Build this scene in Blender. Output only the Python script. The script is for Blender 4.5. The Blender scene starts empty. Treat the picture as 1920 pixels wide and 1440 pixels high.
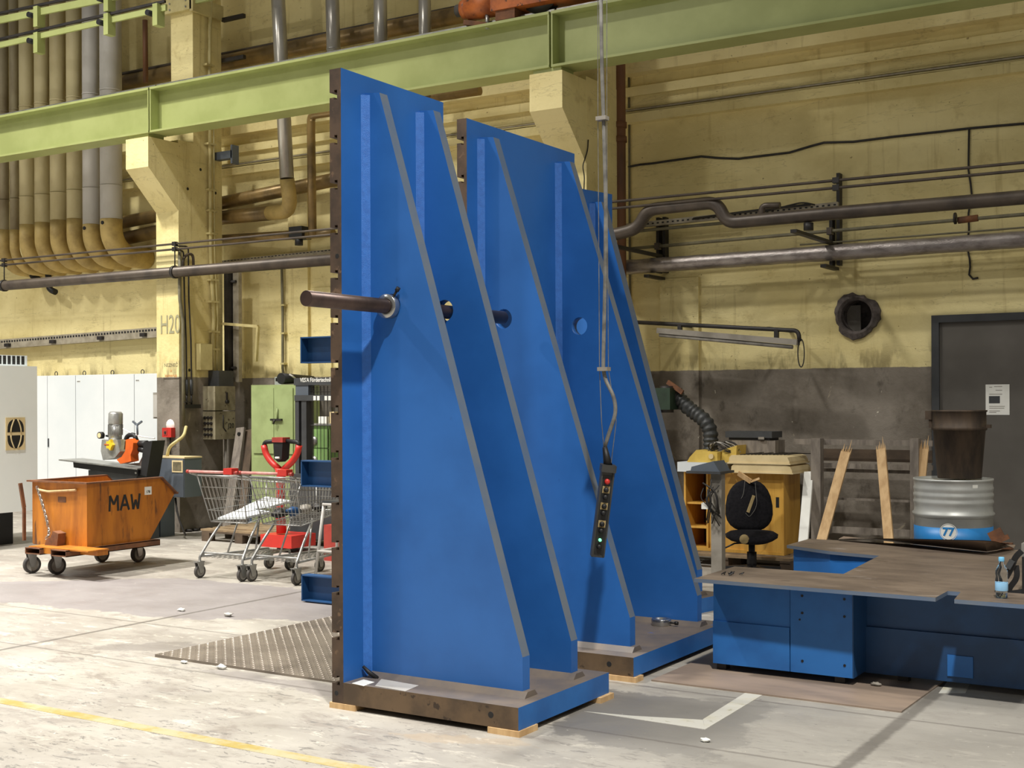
import bpy, bmesh, math, random
from mathutils import Vector, Matrix
random.seed(7)
S = bpy.context.scene
COL = S.collection
# ------------------------------------------------------------------ camera
F, H, VH = 2400.0, 1.65, 750.0
YAW, RHO = math.atan(1492/2400.0), math.radians(.25)
r0 = Vector((math.cos(YAW), math.sin(YAW), 0)); z0 = Vector((0, 0, 1))
FW = Vector((-math.sin(YAW), math.cos(YAW), 0))
RV = r0*math.cos(RHO) - z0*math.sin(RHO); UV = r0*math.sin(RHO) + z0*math.cos(RHO)
cam_d = bpy.data.cameras.new('camera'); cam = bpy.data.objects.new('camera', cam_d); COL.objects.link(cam)
cam.matrix_world = Matrix(((RV.x, UV.x, -FW.x, 0), (RV.y, UV.y, -FW.y, 0), (RV.z, UV.z, -FW.z, H), (0, 0, 0, 1)))
cam_d.sensor_width = 36; cam_d.lens = 36*F/1920; cam_d.shift_y = 30/1920; cam_d.clip_end = 200
S.camera = cam
# ------------------------------------------------------------------ world, lamps, exposure
S.view_settings.view_transform = 'Standard'; S.view_settings.look = 'None'
S.view_settings.exposure = 0.02; S.view_settings.gamma = 1.0; S.view_settings.use_curve_mapping = False
wd = bpy.data.worlds.new('hall_air'); S.world = wd; wd.use_nodes = True
wd.node_tree.nodes['Background'].inputs[0].default_value = (1.0, .95, .86, 1)
wd.node_tree.nodes['Background'].inputs[1].default_value = .2
def lamp(name, loc, power, size=.7, aim=None, col=(1, .965, .90), spread=180):
    d = bpy.data.lights.new(name, 'AREA'); d.shape = 'DISK'; d.size = size; d.energy = power; d.color = col; d.spread = math.radians(spread)
    o = bpy.data.objects.new(name, d); COL.objects.link(o); o.location = loc
    if aim: o.rotation_euler = (Vector(aim)-Vector(loc)).to_track_quat('-Z', 'Y').to_euler()
    return o
# high bay hall lamps assumed above and in front of the picture, fill lamps added
lamp('hall_or_fill_lamp', (.4, 1.5, 11), 1000, size=.5, spread=116)
lamp('hall_or_fill_lamp', (6.5, 1.5, 11), 250, spread=150)  # added to brighten the plate sides that face right
lamp('hall_or_fill_lamp', (-9.2, 4.6, 12), 650, spread=110)  # placed to brighten right-facing sides of the machine and column at left
lamp('hall_or_fill_lamp', (-13.6, 5.6, 12), 1000, spread=104)
lamp('hall_or_fill_lamp', (-19.5, 4.0, 11), 800, spread=120)
lamp('hall_or_fill_lamp', (-12.5, -2.0, 10.5), 480)  # fill lamp added from the front to lift the low left wall
# ------------------------------------------------------------------ measuring helpers (photo pixel + a real plane -> point)
def P(u, v, ax, val):
    d = FW + RV*((u-960)/F) - UV*((v-VH)/F)
    i = 'XYZ'.index(ax); t = (val-(0, 0, H)[i])/d[i]
    return Vector((0, 0, H)) + d*t
def PX(u, v, x): return P(u, v, 'X', x)
def PY(u, v, y): return P(u, v, 'Y', y)
def PZ(u, v, z=0.0): return P(u, v, 'Z', z)
# ------------------------------------------------------------------ materials
def lin(c):
    if isinstance(c, str): c = tuple(int(c[i:i+2], 16) for i in (0, 2, 4))
    return tuple(((x/255)/12.92 if x/255 <= .04045 else ((x/255+.055)/1.055)**2.4) for x in c) + (1,)
class NT:
    def __init__(s, name):
        s.m = bpy.data.materials.new(name); s.m.use_nodes = True; s.t = s.m.node_tree; s.n = s.t.nodes
        s.b = s.n['Principled BSDF']; s.pos = s.n.new('ShaderNodeTexCoord').outputs['Object']
        s.geo = s.n.new('ShaderNodeNewGeometry')
    def lk(s, a, b): s.t.links.new(a, b)
    def val(s, x, sock):
        if isinstance(x, (int, float)): sock.default_value = x
        else: s.lk(x, sock)
    def math(s, op, a, b=0.0, clamp=False):
        n = s.n.new('ShaderNodeMath'); n.operation = op; n.use_clamp = clamp; s.val(a, n.inputs[0]); s.val(b, n.inputs[1]); return n.outputs[0]
    def noise(s, scale=4, detail=4, rough=.55, stretch=(1, 1, 1), src=None, dist=0.0):
        mp = s.n.new('ShaderNodeMapping'); s.lk(src or s.pos, mp.inputs[0]); mp.inputs['Scale'].default_value = stretch
        n = s.n.new('ShaderNodeTexNoise'); s.lk(mp.outputs[0], n.inputs['Vector']); n.inputs['Scale'].default_value = scale
        n.inputs['Detail'].default_value = detail; n.inputs['Roughness'].default_value = rough; n.inputs['Distortion'].default_value = dist
        return n.outputs['Fac']
    def ss(s, x, a, b, o0=0.0, o1=1.0):
        n = s.n.new('ShaderNodeMapRange'); n.interpolation_type = 'SMOOTHSTEP'; s.val(x, n.inputs[0])
        n.inputs[1].default_value = a; n.inputs[2].default_value = b; n.inputs[3].default_value = o0; n.inputs[4].default_value = o1
        return n.outputs[0]
    def mix(s, f, a, b, mode='MIX'):
        n = s.n.new('ShaderNodeMix'); n.data_type = 'RGBA'; n.blend_type = mode; s.val(f, n.inputs[0])
        for x, i in ((a, 6), (b, 7)):
            if isinstance(x, (tuple, str)): n.inputs[i].default_value = lin(x) if (isinstance(x, str) or len(x) == 3) else x
            else: s.lk(x, n.inputs[i])
        return n.outputs[2]
    def bump(s, h, strength=.3, dist=.01):
        n = s.n.new('ShaderNodeBump'); s.lk(h, n.inputs['Height']); n.inputs['Strength'].default_value = strength; n.inputs['Distance'].default_value = dist
        s.lk(n.outputs[0], s.b.inputs['Normal'])
    def fin(s, col, rough=.6, metal=0.0):
        if isinstance(col, (tuple, str)): s.b.inputs['Base Color'].default_value = lin(col) if (isinstance(col, str) or len(col) == 3) else col
        else: s.lk(col, s.b.inputs['Base Color'])
        s.val(rough, s.b.inputs['Roughness']); s.b.inputs['Metallic'].default_value = metal
        return s.m
def mat(name, c, c2=None, rough=.55, metal=0.0, scale=5, stretch=(1, 1, 1), lo=.35, hi=.7, spots=None, bump=.0, sthr=(.62, .68), sscale=14, spec=None):
    t = NT(name); f = t.ss(t.noise(scale, 5, .6, stretch), lo, hi)
    if c2 is None:
        l = lin(c); c2 = tuple(x*.72 for x in l[:3])+(1,); c = l
    col = t.mix(f, c, c2)
    if spots: col = t.mix(t.ss(t.noise(sscale, 4, .6, stretch), *sthr), col, spots)
    if bump: t.bump(t.noise(scale*8, 3, .6, stretch), bump, .004)
    if spec is not None: t.b.inputs['Specular IOR Level'].default_value = spec
    return t.fin(col, rough, metal)
M = {}
def m_(n, *a, **k): M[n] = mat(n, *a, **k)
m_('blue', (45, 106, 182), (37, 94, 165), rough=.42, scale=1.3, spots=(24, 62, 120), sthr=(.72, .8), sscale=5)
m_('blue_table', (42, 112, 186), (32, 92, 160), rough=.45, scale=2)
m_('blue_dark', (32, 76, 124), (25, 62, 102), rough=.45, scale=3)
m_('blue_edge', (104, 112, 122), (84, 104, 132), rough=.5, scale=2.5)
m_('weld', (48, 112, 194), (40, 100, 180), rough=.45, scale=30, bump=.5)
m_('steel_brown', (92, 74, 60), (66, 54, 46), rough=.55, scale=6, metal=.25, spots=(112, 90, 72), bump=.05)
m_('steel_side', (112, 92, 70), (84, 70, 56), rough=.5, scale=5, metal=.3, spots=(66, 54, 44))
m_('steel_top', (120, 108, 96), (98, 92, 90), rough=.55, scale=4, spots=(46, 96, 180), sthr=(.66, .72), sscale=3)
m_('steel_plate', (150, 132, 116), (126, 112, 100), rough=.5, scale=2.5, stretch=(.6, 2, 1), metal=.05)
m_('bar_steel', (82, 66, 60), (58, 48, 46), rough=.38, metal=.5, scale=8)
m_('chrome', (190, 190, 188), (150, 150, 148), rough=.22, metal=.9, scale=6)
m_('zinc', (176, 176, 172), (146, 146, 142), rough=.35, metal=.7, scale=9)
m_('alu', (178, 178, 174), (140, 140, 138), rough=.35, metal=.55, scale=6)
m_('green', (168, 176, 114), (156, 164, 102), rough=.4, scale=2, spots=(128, 136, 86), sthr=(.74, .8))
m_('green_cab', (160, 176, 120), (142, 156, 104), rough=.5, scale=3, spots=(104, 100, 66), sthr=(.66, .76), sscale=6)
m_('green_draw', (138, 176, 104), (122, 160, 92), rough=.5, scale=3)
m_('duct_cream', (196, 184, 142), (176, 162, 118), rough=.55, scale=2, stretch=(1, 1, .5))
m_('duct_grey', (190, 186, 180), (172, 168, 160), rough=.5, scale=2, stretch=(1, 1, .5))
m_('duct_dark', (156, 146, 116), (120, 106, 78), rough=.45, scale=2.5, stretch=(1, 1, .5))
m_('elbow', (198, 172, 108), (162, 138, 84), rough=.6, scale=4)
m_('pipe_silver', (186, 182, 172), (150, 146, 138), rough=.3, metal=.55, scale=3, stretch=(1, 1, .4))
m_('pipe_brown', (152, 126, 78), (108, 90, 58), rough=.38, metal=.35, scale=3)
m_('pipe_dark', (92, 82, 72), (70, 62, 56), rough=.42, metal=.3, scale=4)
m_('pipe_foil', (170, 162, 158), (128, 120, 116), rough=.32, metal=.6, scale=14, stretch=(.4, 1, 1), bump=.7)
m_('pipe_rust', (120, 80, 50), (88, 60, 40), rough=.6, scale=4, stretch=(1, 1, .3))
m_('black_metal', (44, 40, 38), (30, 28, 27), rough=.5, scale=8)
m_('black', (26, 26, 28), (18, 18, 20), rough=.55, scale=8)
m_('rubber', (78, 74, 70), (56, 54, 52), rough=.75, scale=10)
m_('hub', (150, 146, 138), (120, 116, 110), rough=.6, scale=8)
m_('fabric', (34, 33, 36), (25, 25, 28), rough=.95, scale=40, bump=.2, spec=.1)
m_('foam', (168, 148, 104), (140, 122, 84), rough=.9, scale=14)
m_('white', (222, 226, 227), (212, 218, 220), rough=.4, scale=1)
m_('white_mach', (240, 245, 245), (234, 240, 240), rough=.45, scale=1)
m_('cream', (226, 206, 160), (206, 186, 140), rough=.55, scale=3)
m_('cream_y', (222, 192, 96), (196, 166, 76), rough=.5, scale=4)
m_('paper', (238, 238, 232), (226, 226, 218), rough=.8, scale=4)
m_('orange_bin', (196, 122, 34), (160, 94, 26), rough=.5, scale=4, stretch=(2, 2, .4), spots=(104, 62, 30), sthr=(.6, .72), sscale=6)
m_('rust', (126, 82, 52), (92, 62, 44), rough=.75, scale=9, bump=.2)
m_('orange', (224, 104, 36), (200, 88, 28), rough=.4, scale=4)
m_('rust_orange', (190, 104, 44), (140, 72, 34), rough=.55, scale=7, spots=(80, 48, 30))
m_('red', (206, 52, 42), (184, 44, 38), rough=.4, scale=4)
m_('red_dull', (176, 66, 56), (146, 52, 46), rough=.55, scale=5)
m_('handle_pink', (206, 150, 142), (190, 120, 114), rough=.5, scale=12)
m_('yellow', (232, 196, 40), (212, 176, 34), rough=.4, scale=4)
m_('grey_cab', (92, 100, 110), (82, 90, 100), rough=.5, scale=2)
m_('grey_box', (150, 144, 134), (128, 122, 112), rough=.55, scale=5)
m_('dark_grey', (66, 68, 70), (54, 56, 58), rough=.5, scale=4)
m_('door_grey', (98, 94, 88), (86, 82, 76), rough=.55, scale=1.4)
m_('elec', (164, 156, 130), (126, 118, 96), rough=.35, metal=.1, scale=5, spots=(84, 74, 56))
m_('wood_new', (214, 180, 132), (186, 150, 104), rough=.7, scale=5, stretch=(3, 3, .5))
m_('wood_old', (142, 133, 122), (110, 102, 94), rough=.85, scale=5, stretch=(3, 3, .8), bump=.3)
m_('wood_pal', (150, 128, 98), (112, 94, 72), rough=.85, scale=6)
m_('wood_dark', (92, 76, 60), (70, 58, 46), rough=.8, scale=5)
m_('veneer', (216, 168, 78), (198, 148, 62), rough=.45, scale=4, stretch=(4, 4, .5))
m_('drum', (186, 188, 184), (164, 166, 162), rough=.4, metal=.3, scale=3)
m_('drum_blue', (44, 132, 200), (36, 118, 184), rough=.4, scale=4)
m_('bucket', (84, 70, 56), (52, 44, 38), rough=.65, metal=.2, scale=5, stretch=(2, 2, .6))
m_('pend', (58, 58, 56), (42, 42, 42), rough=.5, scale=8)
m_('hose', (60, 62, 62), (44, 46, 46), rough=.5, scale=20)
m_('foam_grey', (98, 90, 86), (66, 60, 58), rough=.95, scale=16, bump=.8)
m_('cable', (46, 42, 38), (34, 31, 29), rough=.6, scale=10)
m_('cable_grey', (128, 126, 120), (88, 86, 82), rough=.5, scale=10)
m_('conduit', (206, 194, 140), (186, 172, 120), rough=.5, scale=5)
m_('tray', (166, 158, 140), (138, 130, 112), rough=.5, metal=.1, scale=8)
m_('machine_green', (42, 62, 46), (30, 44, 34), rough=.5, scale=6)
m_('stencil', (160, 156, 124), (148, 144, 114), rough=.8, scale=30)
m_('ink_red', (196, 128, 70), (186, 116, 60), rough=.8, scale=30)
m_('ink_black', (30, 30, 32), (42, 40, 36), rough=.7, scale=20)
m_('grille', (120, 112, 88), (96, 90, 70), rough=.6, scale=20)
m_('dull_olive', (122, 116, 92), (98, 94, 74), rough=.6, scale=6)
def emis(name, c, s):
    t = NT(name); t.b.inputs['Emission Color'].default_value = lin(c); t.b.inputs['Emission Strength'].default_value = s; M[name] = t.fin(c, .4)
emis('green_light', (120, 240, 170), 1.5)
def glass(name, c, rough=.03, ior=1.33):
    t = NT(name); t.b.inputs['Transmission Weight'].default_value = 1; t.b.inputs['IOR'].default_value = ior; M[name] = t.fin(c, rough)
glass('clear_plastic', (240, 248, 252))
glass('clear_sheet', (225, 228, 232), .2, 1.1)
def wall_mat():
    t = NT('painted_concrete'); z = t.n.new('ShaderNodeSeparateXYZ'); t.lk(t.geo.outputs['Position'], z.inputs[0]); Z = z.outputs[2]
    pos = t.geo.outputs['Position']
    y = t.mix(t.ss(t.noise(.9, 5, .6, (1, 1, 1.6), pos), .35, .7), (240, 226, 168), (218, 202, 142))
    y = t.mix(t.ss(t.noise(5, 5, .65, (1, 1, 1), pos), .55, .75, 0, .35), y, (170, 146, 84))
    streak = t.noise(5, 4, .6, (1.6, 1.6, .12), pos)
    y = t.mix(t.ss(streak, .58, .78, 0, .5), y, (158, 132, 72))
    crack = t.math('ABSOLUTE', t.math('SUBTRACT', t.noise(1.1, 6, .6, (.35, .35, 2.4), pos), .5))
    y = t.mix(t.ss(crack, .0, .006, .2, 0), y, (96, 78, 44))
    y = t.mix(t.ss(t.noise(26, 2, .5, (1, 1, 1), pos), .72, .76, 0, .7), y, (128, 106, 60))
    # dirt band just above the grey dado
    band = t.math('MULTIPLY', t.ss(Z, 2.3, 1.98), t.ss(t.noise(4, 4, .6, (1.4, 1.4, .4), pos), .5, .64, 0, .65))
    y = t.mix(band, y, (120, 106, 70))
    g = t.mix(t.ss(t.noise(1.6, 6, .65, (1, 1, 1), pos), .35, .7), (146, 138, 127), (112, 104, 93))
    g = t.mix(t.ss(t.noise(6, 6, .65, (1, 1, .6), pos), .56, .72, 0, .6), g, (72, 66, 58))
    g = t.mix(t.ss(t.noise(2.3, 5, .7, (1, 1, 1), pos, 1.5), .64, .69, 0, .8), g, (164, 154, 134))
    g = t.mix(t.ss(t.noise(11, 4, .6, (1, 1, .7), pos), .71, .73), g, (214, 208, 190))
    edge = t.math('ADD', Z, t.math('MULTIPLY', t.math('SUBTRACT', t.noise(9, 3, .6, (1, 1, 1), pos), .5), .02))
    col = t.mix(t.ss(edge, 1.952, 1.962), g, y)
    t.bump(t.noise(9, 6, .7, (1, 1, 1), pos), .35, .03)
    t.b.inputs['Specular IOR Level'].default_value = .25
    return t.fin(col, .75)
M['wall'] = wall_mat()
def floor_mat():
    t = NT('worn_concrete'); pos = t.geo.outputs['Position']
    sp = t.n.new('ShaderNodeSeparateXYZ'); t.lk(pos, sp.inputs[0]); X, Yc = sp.outputs[0], sp.outputs[1]
    wob = t.math('MULTIPLY', t.math('SUBTRACT', t.noise(3, 5, .7, (1, 1, 1), pos), .5), .5)
    wob2 = t.math('MULTIPLY', t.math('SUBTRACT', t.noise(14, 4, .7, (1, 1, 1), pos), .5), .12)
    def poly(pts, soft=.05, w=wob):
        pts = [PZ(*p) for p in pts]; c = sum((Vector((p.x, p.y)) for p in pts), Vector((0, 0)))/len(pts); r = None
        for i in range(len(pts)):
            a, b = pts[i], pts[(i+1) % len(pts)]; n = Vector((-(b.y-a.y), b.x-a.x)).normalized(); k = n.dot(Vector((a.x, a.y)))
            if n.dot(c)-k < 0: n, k = -n, -k
            e = t.math('SUBTRACT', t.math('ADD', t.math('MULTIPLY', X, n.x), t.math('MULTIPLY', Yc, n.y)), k)
            r = e if r is None else t.math('MINIMUM', r, e)
        return t.ss(t.math('ADD', r, w) if w is not None else r, 0, soft)
    c = t.mix(t.ss(t.noise(.8, 6, .65, (.7, 1, 1), pos), .35, .68), (174, 169, 159), (146, 140, 132))
    c = t.mix(t.ss(t.noise(3.2, 7, .75, (.7, 1.4, 1), pos, .5), .48, .64, 0, .75), c, (138, 130, 122))
    c = t.mix(t.ss(t.noise(6, 6, .75, (.6, 1.5, 1), pos, .5), .56, .64, 0, .7), c, (200, 194, 181))
    for pts, colr, k in (
        ([(-200, 1096), (330, 1082), (660, 1112), (660, 1196), (300, 1160), (-200, 1150)], (138, 132, 132), .85),
        ([(280, 1238), (655, 1288), (655, 1316), (420, 1272)], (142, 136, 132), .8),
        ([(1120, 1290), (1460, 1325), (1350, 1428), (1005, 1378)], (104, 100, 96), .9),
        ([(150, 1216), (300, 1200), (500, 1215), (330, 1224)], (128, 122, 116), .7),
        ([(700, 1370), (960, 1388), (1000, 1400), (800, 1392)], (168, 150, 126), .5)):
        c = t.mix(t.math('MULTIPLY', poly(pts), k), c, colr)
    # right hand floor: greyer concrete with its weaker light painted in; dark joint towards the wall
    c = t.mix(t.math('MULTIPLY', t.ss(X, -3.8, -2.4), .7), c, (138, 135, 128))
    for x, w in ((-1.77, .035), (-7.4, .02)):
        j = t.math('ABSOLUTE', t.math('SUBTRACT', t.math('ADD', X, t.math('MULTIPLY', wob2, .3)), x))
        c = t.mix(t.ss(j, w*.6, w*1.5, .75, 0), c, (92, 88, 82))
    for y, w in ((5.62, .012), (6.65, .012)):
        j = t.math('ABSOLUTE', t.math('SUBTRACT', t.math('ADD', Yc, t.math('MULTIPLY', wob2, .2)), y))
        c = t.mix(t.ss(j, w*.5, w*1.5, .55, 0), c, (96, 90, 84))
    fl = t.noise(17, 5, .75, (.5, 1.5, 1), pos, .8)
    near = t.ss(Yc, 6.9, 5.0)
    c = t.mix(t.math('MULTIPLY', t.ss(fl, .57, .6), t.math('MULTIPLY', near, t.ss(t.noise(1.7, 3, .6, (1, 1, 1), pos), .38, .55))), c, (124, 120, 114))
    c = t.mix(t.ss(t.noise(30, 3, .6, (.7, 1.2, 1), pos), .68, .72, 0, .6), c, (92, 88, 84))
    c = t.mix(t.ss(t.noise(22, 3, .6, (1, 1, 1), pos), .72, .75, 0, .8), c, (226, 222, 210))
    t.bump(t.noise(12, 5, .7, (1, 1, 1), pos), .15, .01)
    return t.fin(c, t.ss(t.noise(2, 4, .6, (1, 1, 1), pos), .3, .7, .42, .7))
M['floor'] = floor_mat()
def worn_line(name, c, lo, hi):
    t = NT(name); pos = t.geo.outputs['Position']
    col = t.mix(t.ss(t.noise(5, 5, .7, (.8, 1, 1), pos), lo, hi), c, (176, 166, 132) if name == 'yellow_line' else (190, 182, 150))
    col = t.mix(t.ss(t.noise(16, 5, .7, (.8, 1, 1), pos), .6, .68, 0, .7), col, (150, 146, 120)); M[name] = t.fin(col, .6)
worn_line('yellow_line', (166, 146, 78), .36, .6)
worn_line('white_line', (200, 198, 188), .5, .8)
def checker_mat():
    t = NT('checker_plate'); c = t.mix(t.ss(t.noise(2, 5, .65), .35, .7), (146, 136, 124), (120, 111, 102)); M['checker'] = t.fin(c, .4, .35)
checker_mat()
def table_top():
    t = NT('rusty_table_top'); c = t.mix(t.ss(t.noise(2, 5, .65, (1, 2.2, 1)), .35, .7), (126, 112, 98), (98, 86, 76))
    c = t.mix(t.ss(t.noise(5, 4, .6, (.8, 3, 1)), .62, .7, 0, .7), c, (64, 54, 46))
    c = t.mix(t.ss(t.noise(3, 4, .6, (1, 2, 1), None, .5), .64, .7, 0, .6), c, (150, 140, 132)); M['table_top'] = t.fin(c, .5, .2)
table_top()
# ------------------------------------------------------------------ mesh builder
W = {}
def wm(o): return W.get(o.name, Matrix.Identity(4))
def arc(pts, rad=.1, n=5):
    """polyline with its corners rounded"""
    pts = [Vector(p) for p in pts]; out = [pts[0]]
    for i in range(1, len(pts)-1):
        a, b, c = pts[i-1], pts[i], pts[i+1]; l1, l2 = (a-b).length, (c-b).length; r = min(rad, l1*.49, l2*.49)
        p, q = b+(a-b).normalized()*r, b+(c-b).normalized()*r
        for k in range(n+1):
            t = k/n; out.append(p*(1-t)**2+b*2*t*(1-t)+q*t*t)
    out.append(pts[-1]); return out
class B:
    def __init__(s): s.bm = bmesh.new(); s.mi = 0; s.sm = False
    def m(s, i): s.mi = i; return s
    def face(s, vs, smooth=False):
        try: f = s.bm.faces.new(vs)
        except ValueError: return
        f.material_index = s.mi; f.smooth = smooth; return f
    def hexa(s, c):
        v = [s.bm.verts.new(p) for p in c]
        for q in ((0, 3, 2, 1), (4, 5, 6, 7), (0, 1, 5, 4), (1, 2, 6, 5), (2, 3, 7, 6), (3, 0, 4, 7)): s.face([v[i] for i in q])
        return s
    def box(s, x0, x1, y0, y1, z0, z1):
        x0, x1 = min(x0, x1), max(x0, x1); y0, y1 = min(y0, y1), max(y0, y1); z0, z1 = min(z0, z1), max(z0, z1)
        return s.hexa([(x0, y0, z0), (x1, y0, z0), (x1, y1, z0), (x0, y1, z0), (x0, y0, z1), (x1, y0, z1), (x1, y1, z1), (x0, y1, z1)])
    def obox(s, c, size, R=Matrix.Identity(3)):
        c = Vector(c); h = Vector(size)/2; R = R.to_3x3()
        return s.hexa([c+R@Vector((a*h.x, b*h.y, d*h.z)) for d in (-1, 1) for a, b in ((-1, -1), (1, -1), (1, 1), (-1, 1))])
    def beam(s, p, q, w, h, up=(0, 0, 1)):
        p, q = Vector(p), Vector(q); d = (q-p).normalized(); u = Vector(up); x = d.cross(u).normalized(); u = x.cross(d)
        return s.hexa([a+x*i*w/2+u*j*h/2 for a in (p, q) for i, j in ((-1, -1), (1, -1), (1, 1), (-1, 1))])
    def prism(s, poly, ax, a, b):
        def pt(p, k): return {'X': (k, p[0], p[1]), 'Y': (p[0], k, p[1]), 'Z': (p[0], p[1], k)}[ax]
        v0 = [s.bm.verts.new(pt(p, a)) for p in poly]; v1 = [s.bm.verts.new(pt(p, b)) for p in poly]; n = len(poly)
        s.face(v0[::-1]); s.face(v1)
        for i in range(n): s.face([v0[i], v0[(i+1) % n], v1[(i+1) % n], v1[i]])
        return s
    def tube(s, pts, r, n=10, closed=False, cap=True):
        pts = [Vector(p) for p in pts]; N = len(pts); rr = r if isinstance(r, (list, tuple)) else [r]*N
        def tan(i):
            a, b = (pts[(i-1) % N], pts[(i+1) % N]) if closed else (pts[max(i-1, 0)], pts[min(i+1, N-1)])
            return (b-a).normalized()
        t = tan(0); u = t.orthogonal().normalized(); rings = []
        for i in range(N):
            t2 = tan(i); q = t.rotation_difference(t2); u = (q@u); u = (u-t2*u.dot(t2)).normalized(); t = t2; w = t.cross(u)
            rings.append([s.bm.verts.new(pts[i]+(u*math.cos(2*math.pi*k/n)+w*math.sin(2*math.pi*k/n))*rr[i]) for k in range(n)])
        for i in range(N if closed else N-1):
            a, b = rings[i], rings[(i+1) % N]
            for k in range(n): s.face([a[k], a[(k+1) % n], b[(k+1) % n], b[k]], n > 5)
        if cap and not closed: s.face(rings[0][::-1]); s.face(rings[-1])
        return s
    def cyl(s, p, q, r, n=16, r2=None): return s.tube([p, q], [r, r if r2 is None else r2], n)
    def lathe(s, prof, c=(0, 0, 0), n=24, R=Matrix.Identity(3)):
        c = Vector(c); R = R.to_3x3(); rings = []
        for r, z in prof: rings.append([s.bm.verts.new(c+R@Vector((r*math.cos(2*math.pi*k/n), r*math.sin(2*math.pi*k/n), z))) for k in range(n)])
        for a, b in zip(rings, rings[1:]):
            for k in range(n): s.face([a[k], a[(k+1) % n], b[(k+1) % n], b[k]], True)
        if prof[0][0] > 1e-4: s.face(rings[0][::-1])
        if prof[-1][0] > 1e-4: s.face(rings[-1])
        bmesh.ops.remove_doubles(s.bm, verts=s.bm.verts[:], dist=1e-5) if min(prof[0][0], prof[-1][0]) < 1e-4 else None
        return s
    def ball(s, c, r, sc=(1, 1, 1), n=12):
        return s.lathe([(max(1e-5, r*math.sin(math.pi*i/8))*1, -r*math.cos(math.pi*i/8)*sc[2]) for i in range(9)], c, n)
    def xf(s, Mx): bmesh.ops.transform(s.bm, matrix=Mx, verts=s.bm.verts[:]); return s
    def build(s, name, mats, parent=None, bev=0.0, local=False, kind=None, lab=None):
        bm = s.bm
        if bev: bmesh.ops.bevel(bm, geom=[e for e in bm.edges if len(e.link_faces) == 2 and e.calc_face_angle(0) > .6], offset=bev, segments=2, affect='EDGES', profile=.7)
        bmesh.ops.recalc_face_normals(bm, faces=bm.faces[:])
        me = bpy.data.meshes.new(name)
        off = None
        if parent is None:
            xs = [v.co for v in bm.verts]
            off = Vector(((min(v.x for v in xs)+max(v.x for v in xs))/2, (min(v.y for v in xs)+max(v.y for v in xs))/2, min(v.z for v in xs)))
            bmesh.ops.translate(bm, vec=-off, verts=bm.verts[:])
        bm.to_mesh(me); bm.free()
        for k in (mats if isinstance(mats, (list, tuple)) else [mats]): me.materials.append(M[k])
        o = bpy.data.objects.new(name, me); COL.objects.link(o)
        if parent is None: o.location = off; W[o.name] = Matrix.Translation(off)
        else: attach(o, parent, local)
        if kind: o['kind'] = kind
        if lab: o['label'] = lab
        return o
def attach(o, parent, local=False):
    o.parent = parent
    o.matrix_parent_inverse = Matrix.Identity(4) if local else wm(parent).inverted()
    W[o.name] = wm(parent) @ o.matrix_parent_inverse
def tag(o, label, cat, group=None):
    o['label'] = label; o['category'] = cat
    if group: o['group'] = group
    return o
def thing(name, label, cat, loc=(0, 0, 0), group=None, rz=0.0):
    o = bpy.data.objects.new(name, None); COL.objects.link(o); o.location = loc; o.rotation_euler = (0, 0, rz); o.empty_display_size = .1
    W[o.name] = Matrix.Translation(Vector(loc)) @ Matrix.Rotation(rz, 4, 'Z'); tag(o, label, cat, group); return o
def dup(root, loc, rz, label):
    def cp(o, par):
        c = o.copy(); COL.objects.link(c)
        if par: c.parent = par
        for ch in [x for x in bpy.data.objects if x.parent == o and x != c]: cp(ch, c)
        return c
    r = cp(root, None); r.location = loc; r.rotation_euler = (0, 0, rz); r['label'] = label; return r
def struct(o): o['kind'] = 'structure'; return o
def text(name, s, size, Mx, mt, parent, bold=0.0, depth=.001, sx=1.0, local=False):
    cu = bpy.data.curves.new('t', 'FONT'); cu.body = s; cu.size = size; cu.extrude = depth; cu.offset = bold; cu.align_x = 'CENTER'; cu.align_y = 'CENTER'; cu.resolution_u = 3
    tmp = bpy.data.objects.new('t', cu); COL.objects.link(tmp); bpy.context.view_layer.update()
    me = bpy.data.meshes.new_from_object(tmp.evaluated_get(bpy.context.evaluated_depsgraph_get())); bpy.data.objects.remove(tmp); bpy.data.curves.remove(cu)
    me.transform(Mx @ Matrix.Diagonal((sx, 1, 1, 1))); me.materials.clear(); me.materials.append(M[mt])
    o = bpy.data.objects.new(name, me); COL.objects.link(o); attach(o, parent, local); return o
def frame(o, right, up):
    """matrix whose local x/y run along right/up, at o"""
    r, u = Vector(right).normalized(), Vector(up).normalized(); n = r.cross(u)
    return Matrix(((r.x, u.x, n.x, o[0]), (r.y, u.y, n.y, o[1]), (r.z, u.z, n.z, o[2]), (0, 0, 0, 1)))
# ================================================================== SETTING
WY = 12.65                                   # wall plane
BY = 10.97                                   # hall-side edge of the crane beam
b = B(); b.box(-24, 8, -12, WY, -.2, 0); fl = struct(b.build('floor', 'floor'))
HC = PY(1607, 592, WY); HR = .175
b = B()
outer = [(-24, 0), (8, 0), (8, 9), (-24, 9)]
vo = [b.bm.verts.new((x, WY, z)) for x, z in outer]
vi = [b.bm.verts.new((HC.x+HR*math.cos(a*math.pi/14), WY, HC.z+HR*math.sin(a*math.pi/14))) for a in range(28)]
eds = [b.bm.edges.new((vo[i], vo[(i+1) % 4])) for i in range(4)]+[b.bm.edges.new((vi[i], vi[(i+1) % 28])) for i in range(28)]
bmesh.ops.triangle_fill(b.bm, use_beauty=True, use_dissolve=False, edges=eds)
vb = [b.bm.verts.new((v.co.x, WY+.3, v.co.z)) for v in vi]
b.m(1)
for i in range(28): b.face([vi[i], vi[(i+1) % 28], vb[(i+1) % 28], vb[i]], True)
b.face(vb); b.m(0)
vo2 = [b.bm.verts.new((x, WY+.3, z)) for x, z in outer]
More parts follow.
